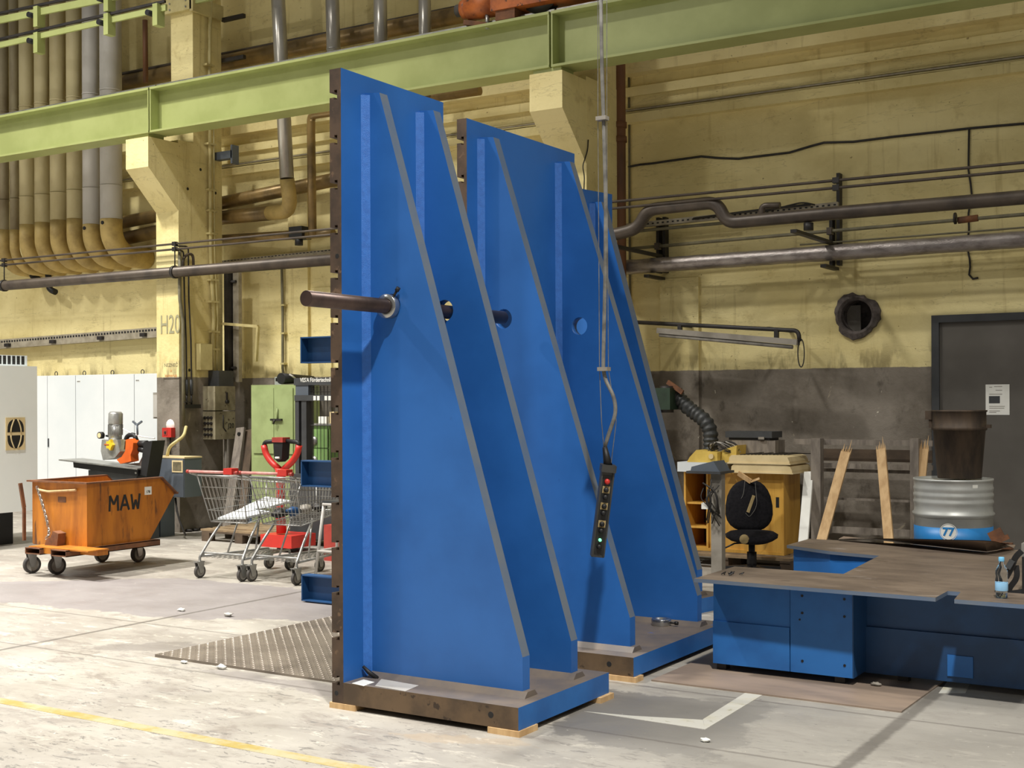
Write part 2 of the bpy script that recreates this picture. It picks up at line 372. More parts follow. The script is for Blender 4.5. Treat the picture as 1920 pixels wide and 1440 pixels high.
for i in range(4): b.face([vo[i], vo[(i+1) % 4], vo2[(i+1) % 4], vo2[i]])
wall = struct(b.build('wall_back', ['wall', 'foam_grey']))
# precast ledges that run along the wall
zl = PY(1500, 172, WY-.05).z
b = B(); b.box(-24, 8, WY-.10, WY+.02, zl-.10, zl); b.build('ledge', 'wall', wall)
b = B(); b.box(-24, 8, WY-.16, WY+.02, zl+.42, zl+.95); b.build('lintel', 'wall', wall)
b = B(); b.box(-24, 8, WY-.05, WY+.02, zl+.2, zl+.3); b.build('ledge', 'wall', wall)
# panel joints, proud pilaster strips beside the columns
for x in (-11.0, -10.75):
    pass
b = B(); b.box(-11.25, -10.92, WY-.05, WY+.02, 0, zl-.1); b.build('pilaster', 'wall', wall)
b = B(); b.box(-10.88, -10.55, WY-.03, WY+.02, 0, 3.1); b.build('panel', 'wall', wall)
b = B(); b.box(-5.95, -5.5, WY-.04, WY+.02, 1.0, 2.95); b.build('panel', 'wall', wall)
def column(x0, x1, lab):
    b = B(); b.box(x0, x1, 11.46, 12.22, 0, 4.94); c = struct(b.build('concrete_column', 'wall', bev=.008)); c['label'] = lab
    b = B(); b.prism([(11.47, 4.04), (BY, 4.53), (BY, 4.90), (11.47, 4.90)], 'X', x0+.002, x1-.002); b.build('corbel', 'wall', c, bev=.006)
    b = B(); b.box(x0+.004, x1-.004, 11.72, 12.22, 4.94, 9); b.build('upper_shaft', 'wall', c, bev=.006)
    b = B(); b.box(x0+.03, x1-.03, BY+.03, 11.25, 4.90, 4.945); b.build('bearing_plate', 'green', c)
    return c
col1 = column(-12.45, -12.05, 'yellow painted concrete column with grey foot on the left')
col2 = column(-6.60, -6.22, 'concrete column behind the blue plates')
for u, v in ((376, 318), (404, 362), (352, 354), (355, 694), (362, 1010)):
    q = PX(u, v, -12.05); B().cyl((-12.052, q.y, q.z), (-12.0485, q.y, q.z), .02, 10).build('anchor_hole', 'black', col1)
q = PY(316, 797, 11.458); B().lathe([(.0, 0), (.075, 0), (.074, .003), (0, .003)], (q.x+.03, 11.461, q.z), 12, Matrix.Rotation(math.pi/2, 3, 'X')).build('plaster_patch', 'paper', col1)
q = PX(1094, 300, -6.21)
tag(B().tube(arc([PX(1103, 262, -6.21), PX(1102, 282, -6.21), PX(1092, 312, -6.21), PX(1096, 330, -6.21), PX(1094, 372, -6.21)], .08), .006, 6).build('loose_wire', 'cable'), 'loose thin wire tied round the corbel of the second column', 'wire')
# stencilled bay number and the small sign on the left column
fx = frame(PY(319, 610, 11.456), (1, 0, 0), (0, 0, 1))
text('stencil_number', 'H20', .34, fx, 'stencil', col1, .0, .001, .62)
s0 = PY(321, 693, 11.455)
b = B(); b.box(s0.x-.14, s0.x+.14, 11.452, 11.458, s0.z-.11, s0.z+.11); sg = b.build('sign_panel', 'wall', col1)
for i, (tx, mt_) in enumerate((('NEZNEČ', 'dull_olive'), ('u', 'ink_red'), ('kamerup', 'ink_red'))):
    text('sign_lettering', tx, .062, frame((s0.x, 11.4515, s0.z+.055-.065*i), (1, 0, 0), (0, 0, 1)), mt_, sg)
# door and its frame
dz = PY(1762, 605, WY-.05).z; dx = PY(1762, 700, WY-.05).x
b = B(); b.box(dx-.07, dx, WY-.08, WY+.01, 0, dz+.07).box(dx, dx+1.1, WY-.08, WY+.01, dz, dz+.07).box(dx+1.1, dx+1.17, WY-.08, WY+.01, 0, dz+.07)
door = struct(b.build('door_1', 'dark_grey'))
b = B(); b.box(dx, dx+1.1, WY-.045, WY+.005, .01, dz); leaf = b.build('door_leaf', 'door_grey', door)
b = B(); b.cyl((dx+1.02, WY-.045, 1.05), (dx+1.02, WY-.1, 1.05), .012).cyl((dx+1.02, WY-.1, 1.05), (dx+.9, WY-.1, 1.05), .01); b.build('handle', 'zinc', leaf)
n0, n1 = PY(1848, 721, WY-.047), PY(1893, 778, WY-.047)
b = B(); b.box(n0.x, n1.x, WY-.049, WY-.0465, n1.z, n0.z); nt = tag(b.build('notice_sheet', 'paper'), 'white paper notice with dark photo taped on the grey door', 'notice')
wN, hN = n1.x-n0.x, n0.z-n1.z
b = B(); b.box(n0.x+wN*.14, n0.x+wN*.6, WY-.0505, WY-.049, n0.z-hN*.62, n0.z-hN*.38); b.build('printed_photo', 'dark_grey', nt)
for k, (a0, a1, zz) in enumerate(((.16, .28, .08), (.36, .7, .06), (.42, .7, .18), (.15, .7, .31), (.15, .8, .71), (.15, .78, .77), (.15, .6, .86), (.15, .45, .91))):
    b = B(); b.box(n0.x+wN*a0, n0.x+wN*a1, WY-.0503, WY-.049, n0.z-hN*(zz+.018), n0.z-hN*zz); b.build('printed_line', 'grey_box', nt)
# torn insulation foam around the pipe opening
b = B(); random.seed(3); prof = []
N = 36; ring = [1+.16*math.sin(3*k*2*math.pi/N+1)+random.uniform(-.1, .12) for k in range(N)]
vv = []
for k in range(N):
    a = 2*math.pi*k/N; c, s_ = math.cos(a), math.sin(a); ro = HR*1.27*ring[k]**.5
    vv.append([b.bm.verts.new((HC.x+c*r, WY+y, HC.z+s_*r)) for r, y in ((HR*.9, .06), (HR*.88, -.03), (HR*1.04, -.055), (ro, -.035), (ro*1.02, .004))])
for k in range(N):
    for j in range(4): b.face([vv[k][j], vv[(k+1) % N][j], vv[(k+1) % N][j+1], vv[k][j+1]])
tag(b.build('pipe_collar', 'foam_grey'), 'ragged grey foam collar around round hole in yellow wall', 'foam collar')
b = B(); b.box(HC.x-.17, HC.x-.03, WY+.22, WY+.24, HC.z-.16, HC.z+.12); tag(b.build('cover_board', 'grey_box'), 'pale board standing behind the round wall hole', 'board')

# ================================================================== CRANE RUNWAY
def beam(x0, x1, lab):
    r = thing('crane_beam', lab, 'beam', ((x0+x1)/2, BY+.15, 4.945), 'green crane beams on the corbels')
    zb, zt = 4.945, 5.50
    B().box(x0, x1, BY, BY+.30, zt-.028, zt).build('top_flange', 'green', r)
    B().box(x0, x1, BY, BY+.30, zb, zb+.024).build('bottom_flange', 'green', r)
    B().box(x0, x1, BY+.142, BY+.158, zb+.02, zt-.02).build('web', 'green', r)
    for x in (x0, x1-.016): B().box(x, x+.016, BY+.004, BY+.296, zb+.02, zt-.02).build('end_stiffener', 'green', r)
    B().box(x0, x1, BY+.115, BY+.185, zt, zt+.055).build('rail', 'zinc', r)
    return r
XJ1, XJ2 = PY(279, 200, BY).x, PY(1031, 90, BY).x
beam(-23, XJ1-.012, 'green steel crane beam left of the numbered column')
beam(XJ1+.012, XJ2-.012, 'green steel crane beam behind the tallest blue plate')
beam(XJ2+.012, 4, 'green steel crane beam at the upper right of the hall')
# crane end carriage on the rail
c0 = PY(960, 10, BY+.15)
cr = thing('crane_carriage', 'rusty orange crane end carriage with motor rolling on the green beam', 'crane', (c0.x, BY+.15, 5.555))
xa, xb = PY(921, 20, BY).x, PY(1048, 0, BY).x
zb = PY(922, 22, BY).z
B().box(xa, xb+1.0, BY-.02, BY+.32, zb, zb+.45).build('carriage_box', 'rust_orange', cr, bev=.008)
B().box(xa+.05, xa+.28, BY+.0, BY+.3, zb-.10, zb).build('rail_guard', 'rust', cr, bev=.01)
B().cyl((xa-.34, BY+.12, zb+.12), (xa-.002, BY+.12, zb+.12), .13, 20).build('motor', 'rust_orange', cr)
B().cyl((xa-.42, BY+.12, zb+.12), (xa-.34, BY+.12, zb+.12), .10, 20).build('motor_cap', 'rust_orange', cr)
B().beam((xa-.38, BY+.08, zb-.03), (xa-.10, BY+.08, zb-.10), .05, .05).build('bracket_arm', 'rust', cr)
B().cyl((xa-.1, BY+.08, zb-.14), (xa-.1, BY+.08, zb+.02), .022).build('sweep_post', 'zinc', cr)
B().cyl((xa-.5, BY+.12, zb+.12), (xa-.42, BY+.12, zb+.12), .065, 16).build('buffer', 'rubber', cr)
wc = PY(1016, 0, BY+.15); wr = .2
B().lathe([(.03, -.05), (wr+.025, -.05), (wr+.025, -.035), (wr, -.03), (wr, .03), (wr+.025, .035), (wr+.025, .05), (.03, .05)], (wc.x, BY+.15, 5.558+wr), 28, Matrix.Rotation(math.pi/2, 3, 'X')).build('wheel', 'black_metal', cr)
# pendant conductor rails upper left
def rail(v0, u1, v1, y, lab, w=.075):
    a, c = PY(-60, v0, y), PY(u1, v1, y)
    r = thing('conductor_rail', lab, 'rail', ((a.x+c.x)/2, y, (a.z+c.z)/2), 'green conductor rails at the upper left')
    B().beam(a, c, .03, w).build('rail_bar', 'green', r)
    B().beam(a+Vector((0, -.02, w*.9)), c+Vector((0, -.02, w*.9)), .03, .03).build('conductor', 'black_metal', r)
    return r
r1 = rail(98, 312, 14, 10.75, 'lower green conductor rail crossing in front of the pale ducts')
r2 = rail(50, 312, -26, 10.75, 'upper green conductor rail near the top left corner', .09)
for r, pts in ((r1, ((66, 75), (198, 40), (290, 22))), (r2, ((66, 26), (198, -4)))):
    for u, v in pts:
        p = PY(u, v, 10.68)
        B().box(p.x-.04, p.x+.04, 10.68, 10.8, p.z-.16, p.z+.10).build('hanger', 'green', r)
        B().cyl((p.x-.09, 10.64, p.z), (p.x-.09, 10.76, p.z), .035, 10).build('insulator', 'black', r)
# bracket plates round the upper column
p = PY(341, 12, 11.7)
ck = thing('column_bracket', 'yellow steel bracket clamped around the upper left column', 'bracket', (p.x, 11.69, p.z))
B().box(-12.50, -12.02, 11.66, 11.72, p.z-.07, p.z+.11).build('front_plate', 'conduit', ck, bev=.004)
B().box(-12.05, -11.99, 11.66, 12.2, p.z-.10, p.z+.09).build('side_plate', 'conduit', ck, bev=.004)
B().box(-11.99, -10.9, 11.7, 11.74, p.z+.0, p.z+.11).build('arm', 'green', ck)
for dzz in (-.09, -.62): B().beam((-12.0, 12.2, p.z+dzz), (-11.62, 12.2, p.z+dzz), .05, .05).build('cable_support', 'black_metal', ck)
for k in range(4):
    B().cyl((-12.4+.22*(k % 2)*1.3, 11.66, p.z-.03+.08*(k//2)), (-12.4+.22*(k % 2)*1.3, 11.65, p.z-.03+.08*(k//2)), .012, 8).build('bolt', 'zinc', ck)

# ================================================================== BLUE ANGLE PLATES
def angle_plate(lab, x0, xb, xf, y0, y1, ribs, holes=True, zt=3.43, Mx=None, slots=True):
    """T-slotted upright with two ribs on a base plate; x0 slotted face, xb painted back, xf base front"""
    zb, zs = .03, .143
    cx, cy = (x0+xf)/2, (y0+y1)/2
    r = thing('angle_plate', lab, 'angle plate', (cx, cy, zb), 'blue angle plates')
    pieces = []
    n, d, tw = .0145, .052, .02
    poly = [(xb, zb), (xb, zt), (x0, zt)]
    for k in range(14):
        zc = 3.291-.2416*k
        poly += [(x0, zc+n), (x0+d-tw, zc+n), (x0+d-tw, zc+n+.011), (x0+d, zc+n+.011), (x0+d, zc-n-.011), (x0+d-tw, zc-n-.011), (x0+d-tw, zc-n), (x0, zc-n)]
    poly += [(x0, zb)]
    b = B(); b.prism(poly, 'Y', y0, y1)
    b.bm.faces.ensure_lookup_table()
    for f in b.bm.faces:
        c = f.calc_center_median()
        f.material_index = 1 if abs(c.x-xb) < 1e-4 or (c.z > zt-1e-4) else 0
    pieces.append(b.build('upright', ['steel_brown', 'blue'], r))
    up = pieces[-1]
    for zc, xc in ((2.425, x0+.048), (.082, x0+.03)):
        if zc < 1 or True: B().cyl((xc, y0-.001, zc), (xc, y0+.03, zc), .013, 14).build('bolt_hole', 'black', up)
    b = B(); b.box(xb, xf, y0, y1, zb, zs)
    for f in b.bm.faces:
        c = f.calc_center_median(); f.material_index = 1 if c.x > xf-1e-4 else (2 if c.z > zs-1e-4 else 0)
    base = b.build('base_plate', ['steel_side', 'blue_table', 'steel_top'], r)
    B().cyl((xf-.16, y0-.001, .09), (xf-.16, y0+.02, .09), .016, 14).build('bolt_hole', 'black', base)
    for yy in ribs:
        t = .07
        prof = [(xb, zs), (xf-.10, zs), (xf-.10, .345), (xb+.10, 3.325), (xb, 3.335)]
        b = B(); hx, hz, hr = xb+.172, 2.165, .062
        ring = [(hx+hr*math.cos(a*math.pi/14), hz+hr*math.sin(a*math.pi/14)) for a in range(28)]
        fr = []
        for y in (yy, yy+t):
            vo = [b.bm.verts.new((x, y, z)) for x, z in prof]; vi = [b.bm.verts.new((x, y, z)) for x, z in ring]
            e = [b.bm.edges.new((vo[i], vo[(i+1) % 5])) for i in range(5)]+[b.bm.edges.new((vi[i], vi[(i+1) % 28])) for i in range(28)]
            bmesh.ops.triangle_fill(b.bm, use_beauty=True, use_dissolve=False, edges=e); fr.append((vo, vi))
        for i in range(5):
            f = b.face([fr[0][0][i], fr[0][0][(i+1) % 5], fr[1][0][(i+1) % 5], fr[1][0][i]])
            if f and i in (2, 3): f.material_index = 1
        for i in range(28): b.face([fr[0][1][i], fr[0][1][(i+1) % 28], fr[1][1][(i+1) % 28], fr[1][1][i]], True)
        rb = b.build('rib', ['blue', 'blue_edge'], r)
        for y, s in ((yy, -1), (yy+t, 1)):
            B().prism([(xb, y), (xb+.035, y), (xb, y+s*.035)] if s > 0 else [(xb, y), (xb, y+s*.035), (xb+.035, y)], 'Z', zs, 3.32).build('weld_seam', 'weld', rb)
        B().prism([(yy-.03, zs), (yy+t+.03, zs), (yy+t, zs+.03), (yy, zs+.03)], 'X', xb+.02, xf-.07).build('foot_weld', 'steel_top', rb)
    return r
U1 = angle_plate('nearest blue angle plate, with a steel bar through its ribs', -4.46, -4.382, -3.285, 5.33, 6.285, (5.535, 6.04))
U2 = angle_plate('middle blue angle plate, behind the nearest one and in front of the last', -4.574, -4.50, -3.345, 6.71, 8.11, (6.865, 7.86))
U3 = angle_plate('rearmost blue angle plate, mostly hidden, right rib beside the office chair', -.62, -.545, .60, -.5, .5, (-.30, .23))
a3 = math.radians(-11.2)
# the last plate is turned a little towards the hall
cc = PZ(1146, 358, 3.43); loc = Vector((cc.x, cc.y, 0))-Matrix.Rotation(a3, 3, 'Z')@Vector((-.545, .5, 0))
U3.rotation_euler = (0, 0, a3); U3.location = (loc.x, loc.y, 0)
# wooden shims under the plates
for x0, x1, y0, y1, lab in (
    (-4.475, -4.30, 5.325, 5.47, 'thin wooden shim under the slotted left corner of nearest plate'),
    (-3.46, -3.275, 5.322, 5.50, 'thin wooden shim under the front right corner of nearest plate'),
    (-3.40, -3.262, 6.15, 6.30, 'thin wooden shim under the rear right corner of nearest plate'),
    (-4.46, -4.30, 6.05, 6.24, 'thin wooden shim under the rear left corner of nearest plate'),
    (-3.56, -3.325, 6.70, 6.80, 'thin wooden shim under the front right corner of middle plate')):
    tag(B().box(x0, x1, y0, y1, 0, .03).build('wooden_shim', 'wood_new', bev=.003), lab, 'shim', 'wooden shims under the angle plates')
# steel bar with clamping collar
bx, bz = -4.21, 2.158
br = tag(B().cyl((bx, 4.845, bz), (bx, 6.67, bz), .0395, 28).build('round_bar', 'bar_steel'), 'dark round steel bar pushed through the ribs of nearest plate', 'steel bar')
def collar(c, R, lab):
    r = thing('shaft_collar', lab, 'collar', c, 'steel clamping collars')
    b = B(); b.lathe([(.042, -.022), (.064, -.022), (.066, -.018), (.066, .018), (.064, .022), (.042, .022), (.042, -.022)], c, 32, R); b.build('collar_ring', 'chrome', r)
    d1 = R@Vector((.6, -.8, 0)).normalized()
    B().cyl(Vector(c)+d1*.06, Vector(c)+d1*.10, .007, 10).cyl(Vector(c)+d1*.10, Vector(c)+d1*.122, .012, 12).build('clamp_screw', 'black', r)
    return r
collar((bx, 5.508, bz), Matrix.Rotation(math.pi/2, 3, 'X')@Matrix.Rotation(math.pi, 3, 'X'), 'bright steel clamping collar on the bar against the nearest rib')
cp = PZ(1240, 1172, .143)
collar((cp.x, cp.y, .143+.022), Matrix.Rotation(.9, 3, 'Z'), 'steel clamping collar lying flat on the base of middle plate')
# papers left on the nearest base
q = [PZ(660, 1281, .145), PZ(682, 1286, .145), PZ(702, 1279, .145), PZ(682, 1274, .145)]
b = B(); b.hexa([(p.x, p.y, .1435) for p in q]+[(p.x, p.y, .1455) for p in q]); tag(b.build('paper_slip', 'paper'), 'white paper slip lying on the base of nearest plate', 'paper')
q = [PZ(703, 1286, .145), PZ(760, 1296, .145), PZ(785, 1285, .145), PZ(715, 1273, .145)]
b = B(); b.hexa([(p.x, p.y, .1435) for p in q]+[(p.x, p.y, .1452) for p in q]); tag(b.build('plastic_sleeve', 'duct_grey'), 'grey plastic sleeve lying flat beside the white paper slip', 'sleeve')
q = PX(691, 1260, -4.34)
tag(B().tube([(q.x-.03, q.y-.01, q.z+.03), (q.x, q.y, q.z), (q.x+.05, q.y+.02, q.z-.035)], [.008, .012, .012], 8).build('black_plug', 'black'), 'small black plug hanging by the lower weld of nearest plate', 'plug')
# blue channel frame behind the nearest plate
ch = thing('channel_frame', 'dark blue frame of three horizontal channels behind the nearest plate', 'steel frame', (-6.2, 8.1, 0))
for zc in (.118, 1.056, 2.066):
    xl, xr, y0, h = -7.016, -5.35, 8.0, .215
    b = B(); b.box(xl, xr, y0+.085, y0+.095, zc-h/2, zc+h/2).box(xl, xr, y0, y0+.088, zc+h/2-.01, zc+h/2).box(xl, xr, y0, y0+.088, zc-h/2, zc-h/2+.01).box(xl, xl+.01, y0, y0+.088, zc-h/2+.005, zc+h/2-.005)
    b.build('channel', 'blue_dark', ch)
B().box(-6.2, -6.05, 8.095, 8.25, 0, 2.3).build('upright_post', 'blue_dark', ch)
# ================================================================== DUCTS, PIPES AND CABLES
edges = [(-4, 17, 'duct_dark'), (18.5, 36, 'duct_dark'), (37, 64.5, 'duct_cream'), (65.5, 94, 'duct_cream'), (94.5, 124.5, 'duct_cream'), (125.5, 154.5, 'duct_cream'), (155.5, 187.5, 'duct_grey'), (188.5, 229, 'duct_grey')]
names = ['narrow dull duct at the far left edge, first of the row', 'narrow dull duct second from the left of the row', 'third duct from the left, cream with elbow towards the wall',
         'fourth duct from the left, cream with elbow towards the wall', 'fifth duct from the left, cream with elbow towards the wall', 'sixth duct from the left, cream beside the grey pair',
         'left one of the two grey ducts with yellowish elbows', 'widest grey duct at the right end of the row']
for (u0, u1, mt_), lb in zip(edges, names):
    y = 12.0; a, c = PY(u0, 400, y), PY(u1, 400, y); x = (a.x+c.x)/2; d = (Vector((x, y, 3.9))-Vector((0, 0, H))).dot(FW)
    r = (u1-u0)*d/4800; R = .30+r*.4
    zc = 3.52+r; zt = zc+R
    t = thing('ventilation_duct', lb, 'duct', (x, y, zc), 'vertical ducts at the upper left')
    zj = zt+.12+(.12 if u0 < 150 else 0)
    B().cyl((x, y, zj+.001), (x, y, 8.6), r, 22).build('duct_pipe', mt_, t)
    for zz in (5.9, 4.6): B().cyl((x, y, zz), (x, y, zz+.012), r+.004, 22).build('joint_ring', mt_, t)
    pts = [Vector((x, y, zj))]+[Vector((x, y+R*(1-math.cos(k*math.pi/16)), zt-R*math.sin(k*math.pi/16))) for k in range(9)]+[Vector((x, WY-.02, zc))]
    B().tube(pts, r*1.01, 22).build('elbow', 'elbow', t)
    if u0 > 150: B().cyl((x, y-r-.012, zj-.06), (x, y-r+.01, zj-.06), .025, 10).build('bung', 'black', t)
for u, v0, v1, lb in ((58, 500, 524, 'short black hose stub left, below the row of ducts'), (90, 505, 548, 'short black hose stub right, below the row of ducts')):
    p, q = PY(u, v0, 12.45), PY(u+9, v1, 12.45)
    tag(B().tube(arc([(p.x, WY-.005, p.z+.1), p+Vector((0, 0, .1)), p, (p.x+.02, 12.45, q.z+.05), (q.x+.06, 12.45, q.z)], .1), .045, 12).build('hose_stub', 'black'), lb, 'hose')
def pipe(name, lab, cat, pts, r, mt_, rad=.2, n=14, group=None): return tag(B().tube(arc(pts, rad, 6), r, n).build(name, mt_), lab, cat, group)
g = 'vertical pipes behind the crane beam'
p = [PY(518.5, -60, 12), PY(527, 110, 12), PY(538, 335, 12), PY(546, 396, 12.1), PY(418, 408, 12.42), PY(180, 459, 12.42)]
t = thing('insulated_pipe', 'silver pipe left of the tall plate, elbowing into a brown horizontal run', 'pipe', p[2], g)
B().tube(p[:3], .087, 18).build('pipe_run', 'pipe_silver', t)
B().tube(arc([p[2], p[3], p[3]*.68+p[4]*.32], .2, 8), .091, 18).build('elbow', 'elbow', t)
B().tube([p[3]*.7+p[4]*.3, p[4], p[5]], .092, 18).build('pipe_run', 'pipe_brown', t)
for u0, u1, w, lb in ((621.5, 626, 26, 'silver pipe rising behind the beam above the tallest plate'), (712, 714.5, 25.5, 'silver pipe right of the one above the tallest plate'), (795.5, 797.5, 24, 'silver pipe rising just left of the orange crane carriage')):
    a, c = PY(u0, -60, 12), PY(u1, 118, 12); d = (a-Vector((0, 0, H))).dot(FW); e = c+(c-a)*.35
    t = thing('insulated_pipe', lb, 'pipe', e, g)
    B().tube([a, e], w*d/4800, 18).build('pipe_run', 'pipe_silver', t)
    m1 = c*.85+a*.15
    B().tube([m1, m1-Vector((0, 0, .012))], w*d/4800+.004, 18).build('joint_ring', 'zinc', t)
pipe('brown_pipe', 'brown horizontal pipe, upper of the pair crossing behind the left column', 'pipe', [PY(180, 427, 12.45), PY(420, 380, 12.45), PY(660, 330, 12.45)], .088, 'pipe_brown')
a = PY(583, 216, 12.05)
pipe('brown_pipe', 'thin pipe with a top elbow left of the tallest plate', 'pipe', [PY(586, 445, 12.05), PY(583, 235, 12.05), PY(584, 216, 12.05), PY(900, 170, 12.05)], .052, 'pipe_brown', .12)
t = thing('valve_pipe', 'low brown pipe with a black valve near the slotted edge', 'pipe', PY(480, 447, 12.1))
B().tube([PY(405, 449, 12.4), PY(546, 441, 12.2)], .058, 14).build('pipe_run', 'pipe_brown', t)
q = PY(562, 440, 12.1); B().box(q.x-.09, q.x+.12, 12.0, 12.18, q.z-.06, q.z+.09).build('valve_body', 'black', t, bev=.02)
B().cyl((q.x+.03, 12.05, q.z-.14), (q.x+.03, 12.05, q.z-.05), .05, 12).build('valve_knob', 'black', t)
B().tube([PY(575, 441, 12.1), PY(625, 436, 12.1)], .05, 12).build('pipe_run', 'pipe_brown', t)
t = thing('dark_pipe', 'thick dark horizontal pipe behind the silver verticals above the beam', 'pipe', PY(500, 100, 12.1))
B().tube([PY(150, 171, 12.45), PY(480, 105, 12.45), PY(1000, 0, 12.45)], .1, 16).build('pipe_run', 'pipe_brown', t)
B().tube([PY(150, 155, 12.45), PY(480, 90, 12.45), PY(1000, -14, 12.45)], .03, 8).build('tracer_pipe', 'pipe_dark', t)
p = PY(275, 60, 12.1)
pipe('brown_pipe', 'short thin riser in the dark recess right of the ducts', 'pipe', [PY(272, 38, 12.2), PY(273, 155, 12.2)], .035, 'pipe_rust')
# long runs carried past the columns
zr = PY(335, 510, 11.38).z
t = thing('long_pipe', 'long dark pipe crossing the left column below the ducts', 'pipe', (-13, 11.36, zr))
B().tube([(-24, 11.36, zr+.0), (-6.9, 11.36, zr)], .068, 18).build('pipe_run', 'pipe_dark', t)
for u in (8, 328):
    x = PY(u, 520, 11.36).x
    B().cyl((x-.02, 11.36, zr), (x+.02, 11.36, zr), .082, 18).build('clamp', 'black_metal', t)
    B().cyl((x, 11.36, zr+.07), (x, 11.36, zr+.34), .008, 6).build('hanger_rod', 'black_metal', t)
for k, (zz, lb) in enumerate(((PY(330, 457, 11.36).z, 'upper one of the two thin dark conduit rods along the hall'), (PY(330, 467, 11.36).z, 'lower one of the two thin dark conduit rods along the hall'))):
    t = thing('conduit_rod', lb, 'conduit', (-9, 11.36, zz), 'twin rods along the hall')
    B().tube([(-24, 11.36, zz), (4, 11.36, zz)], .0135, 8).build('rod', 'pipe_dark', t)
    for u in (8, 328, 1568):
        x = PY(u, 460 if u < 999 else 330, 11.36).x
        B().box(x-.03, x+.03, 11.335, 11.385, zz-.025, zz+.025).build('clip', 'black_metal', t)
# vertical services on the left column
for u, lb in ((385, 'pale clamped conduit running up the side of the left column'),):
    x = -12.05+.04
    pts = [PX(396.5, -20, x), PX(393, 60, x), PX(392.5, 160, x), PX(394, 330, x), PX(395, 480, x), PX(401, 600, x), PX(399, 640, x), PX(400, 700, x)]
    t = thing('conduit', lb, 'conduit', pts[-1])
    B().tube(pts, .024, 10).build('conduit_tube', 'conduit', t)
    B().tube([q+Vector((.02, .05, 0)) for q in pts[2:]], .010, 6).build('cable', 'conduit', t)
    for v in (122, 270, 356, 395, 438, 525, 566, 622, 655):
        q = PX(395+(v-400)*.02, v, x); B().box(x-.04, x+.035, q.y-.05, q.y+.09, q.z-.012, q.z+.012).build('clamp', 'conduit', t)
gg = 'thin risers on the left column'
for pl, r_, lb, mt_ in (
    ([(337, 470), (337, 560), (343, 600), (344, 700), (344, 800)], .022, 'olive riser at the very corner of the left column', 'dull_olive'),
    ([(327, 468), (344, 470), (346, 560), (349, 640), (350, 712), (350, 740)], .010, 'left one of two thin black pipes bending down the column', 'black_metal'),
    ([(327, 461), (353, 462), (354, 560), (358, 640), (359, 712), (359, 740)], .010, 'right one of two thin black pipes bending down the column', 'black_metal')):
    x = -11.99; tag(B().tube(arc([PX(u, v, x) for u, v in pl], .05), r_, 8).build('riser_pipe', mt_), lb, 'pipe', gg)
x = -11.97
tag(B().tube(arc([PX(342, 505, x), PX(344, 480, x), PX(362, 474, x), PX(363, 505, x)], .12, 8), .018, 10).build('pipe_loop', 'pipe_dark'), 'small arched pipe loop just above the long dark pipe', 'pipe')
p = PX(386, 645, -12.0); q = PX(395, 694, -12.0)
tag(B().box(-12.04, -11.96, PX(372, 660, -12.0).y, PX(394, 660, -12.0).y, q.z, p.z).build('cable_cover', 'conduit', bev=.006), 'pale yellow cable cover box on the side of the column', 'cover')
# bent flat bar on the wall right of the column
a, c, d = PY(404, 606, 12.2), PY(484, 612, 12.2), PY(480, 678, 12.2)
t = thing('cable_bracket', 'bent yellow flat bar hooked down beside the left column', 'bracket', c)
B().beam(a, c, .04, .035).build('arm', 'conduit', t); B().beam(c, d, .04, .03, (1, 0, 0)).build('drop_bar', 'conduit', t)
# cable trays
def tray(lab, u0, v0, u1, v1, w, y=12.5, posts=()):
    a, c = PY(u0, v0, y), PY(u1, v1, y); t = thing('cable_tray', lab, 'cable tray', (a+c)/2, 'perforated cable trays')
    B().beam(a, c, .10, w).build('tray_side', 'tray', t); L = (c-a); n = int(L.length/.06)
    b = B()
    for k in range(n):
        q = a+L*((k+.5)/n); b.box(q.x-.016, q.x+.016, y-.053, y-.049, q.z+w*.14, q.z+w*.34)
    o = b.build('slot_holes', 'black', t); o['kind'] = 'stuff'
    for s_ in posts:
        q = a+L*s_; B().box(q.x-.05, q.x+.05, y-.10, WY, q.z-.05, q.z).build('bracket', 'black_metal', t)
    return t
tray('long perforated cable tray under the ducts left of the column', -40, 649, 299, 623,   .14, 12.55, (.2, .46, .72, .94))
tray('perforated cable tray just above the long pipe beside the slotted edge', 418, 493, 640, 470, .05, 12.55)
a = PX(424, 510, -11.85)
t = thing('perforated_post', 'dark perforated upright channel right of the left column', 'channel', (-11.75, 12.28, 1.9))
B().box(-12.0, -11.93, 12.2, 12.34, 1.9, PY(425, 505, 12.2).z).build('channel_web', 'black_metal', t)
B().box(-11.92, -11.82, 12.28, 12.34, 1.9, PY(425, 505, 12.2).z).build('channel_flange', 'tray', t)
for v in (528, 690): q = PY(438, v, 12.25); B().cyl((q.x-.15, 12.26, q.z), (q.x+.03, 12.26, q.z), .02, 8).build('bolt', 'black_metal', t)
p = PY(528, 480, 12.28)
t = thing('conduit', 'thin grey conduit dropping to the small socket box', 'conduit', PY(530, 700, 12.6))
B().tube([PY(528, 480, 12.6), PY(530, 590, 12.6), PY(530, 690, 12.6), PY(533, 714, 12.6)], .018, 8).build('conduit_tube', 'dull_olive', t)
for v in (572, 625, 682): q = PY(531, v, 12.6); B().box(q.x-.03, q.x+.03, 12.58, WY+.002, q.z-.012, q.z+.012).build('clip', 'conduit', t)
# steel angle with slotted plate by the column top (small bracket)
p = PY(430, 290, 12.1)
t = thing('wall_bracket', 'small grey steel bracket on the wall right of the corbel', 'bracket', p)
B().box(p.x-.25, p.x+.06, 12.08, 12.18, p.z-.05, p.z+.05).build('arm', 'grey_cab', t); B().box(p.x+.04, p.x+.07, 12.08, 12.2, p.z-.12, p.z+.12).build('plate', 'grey_cab', t)
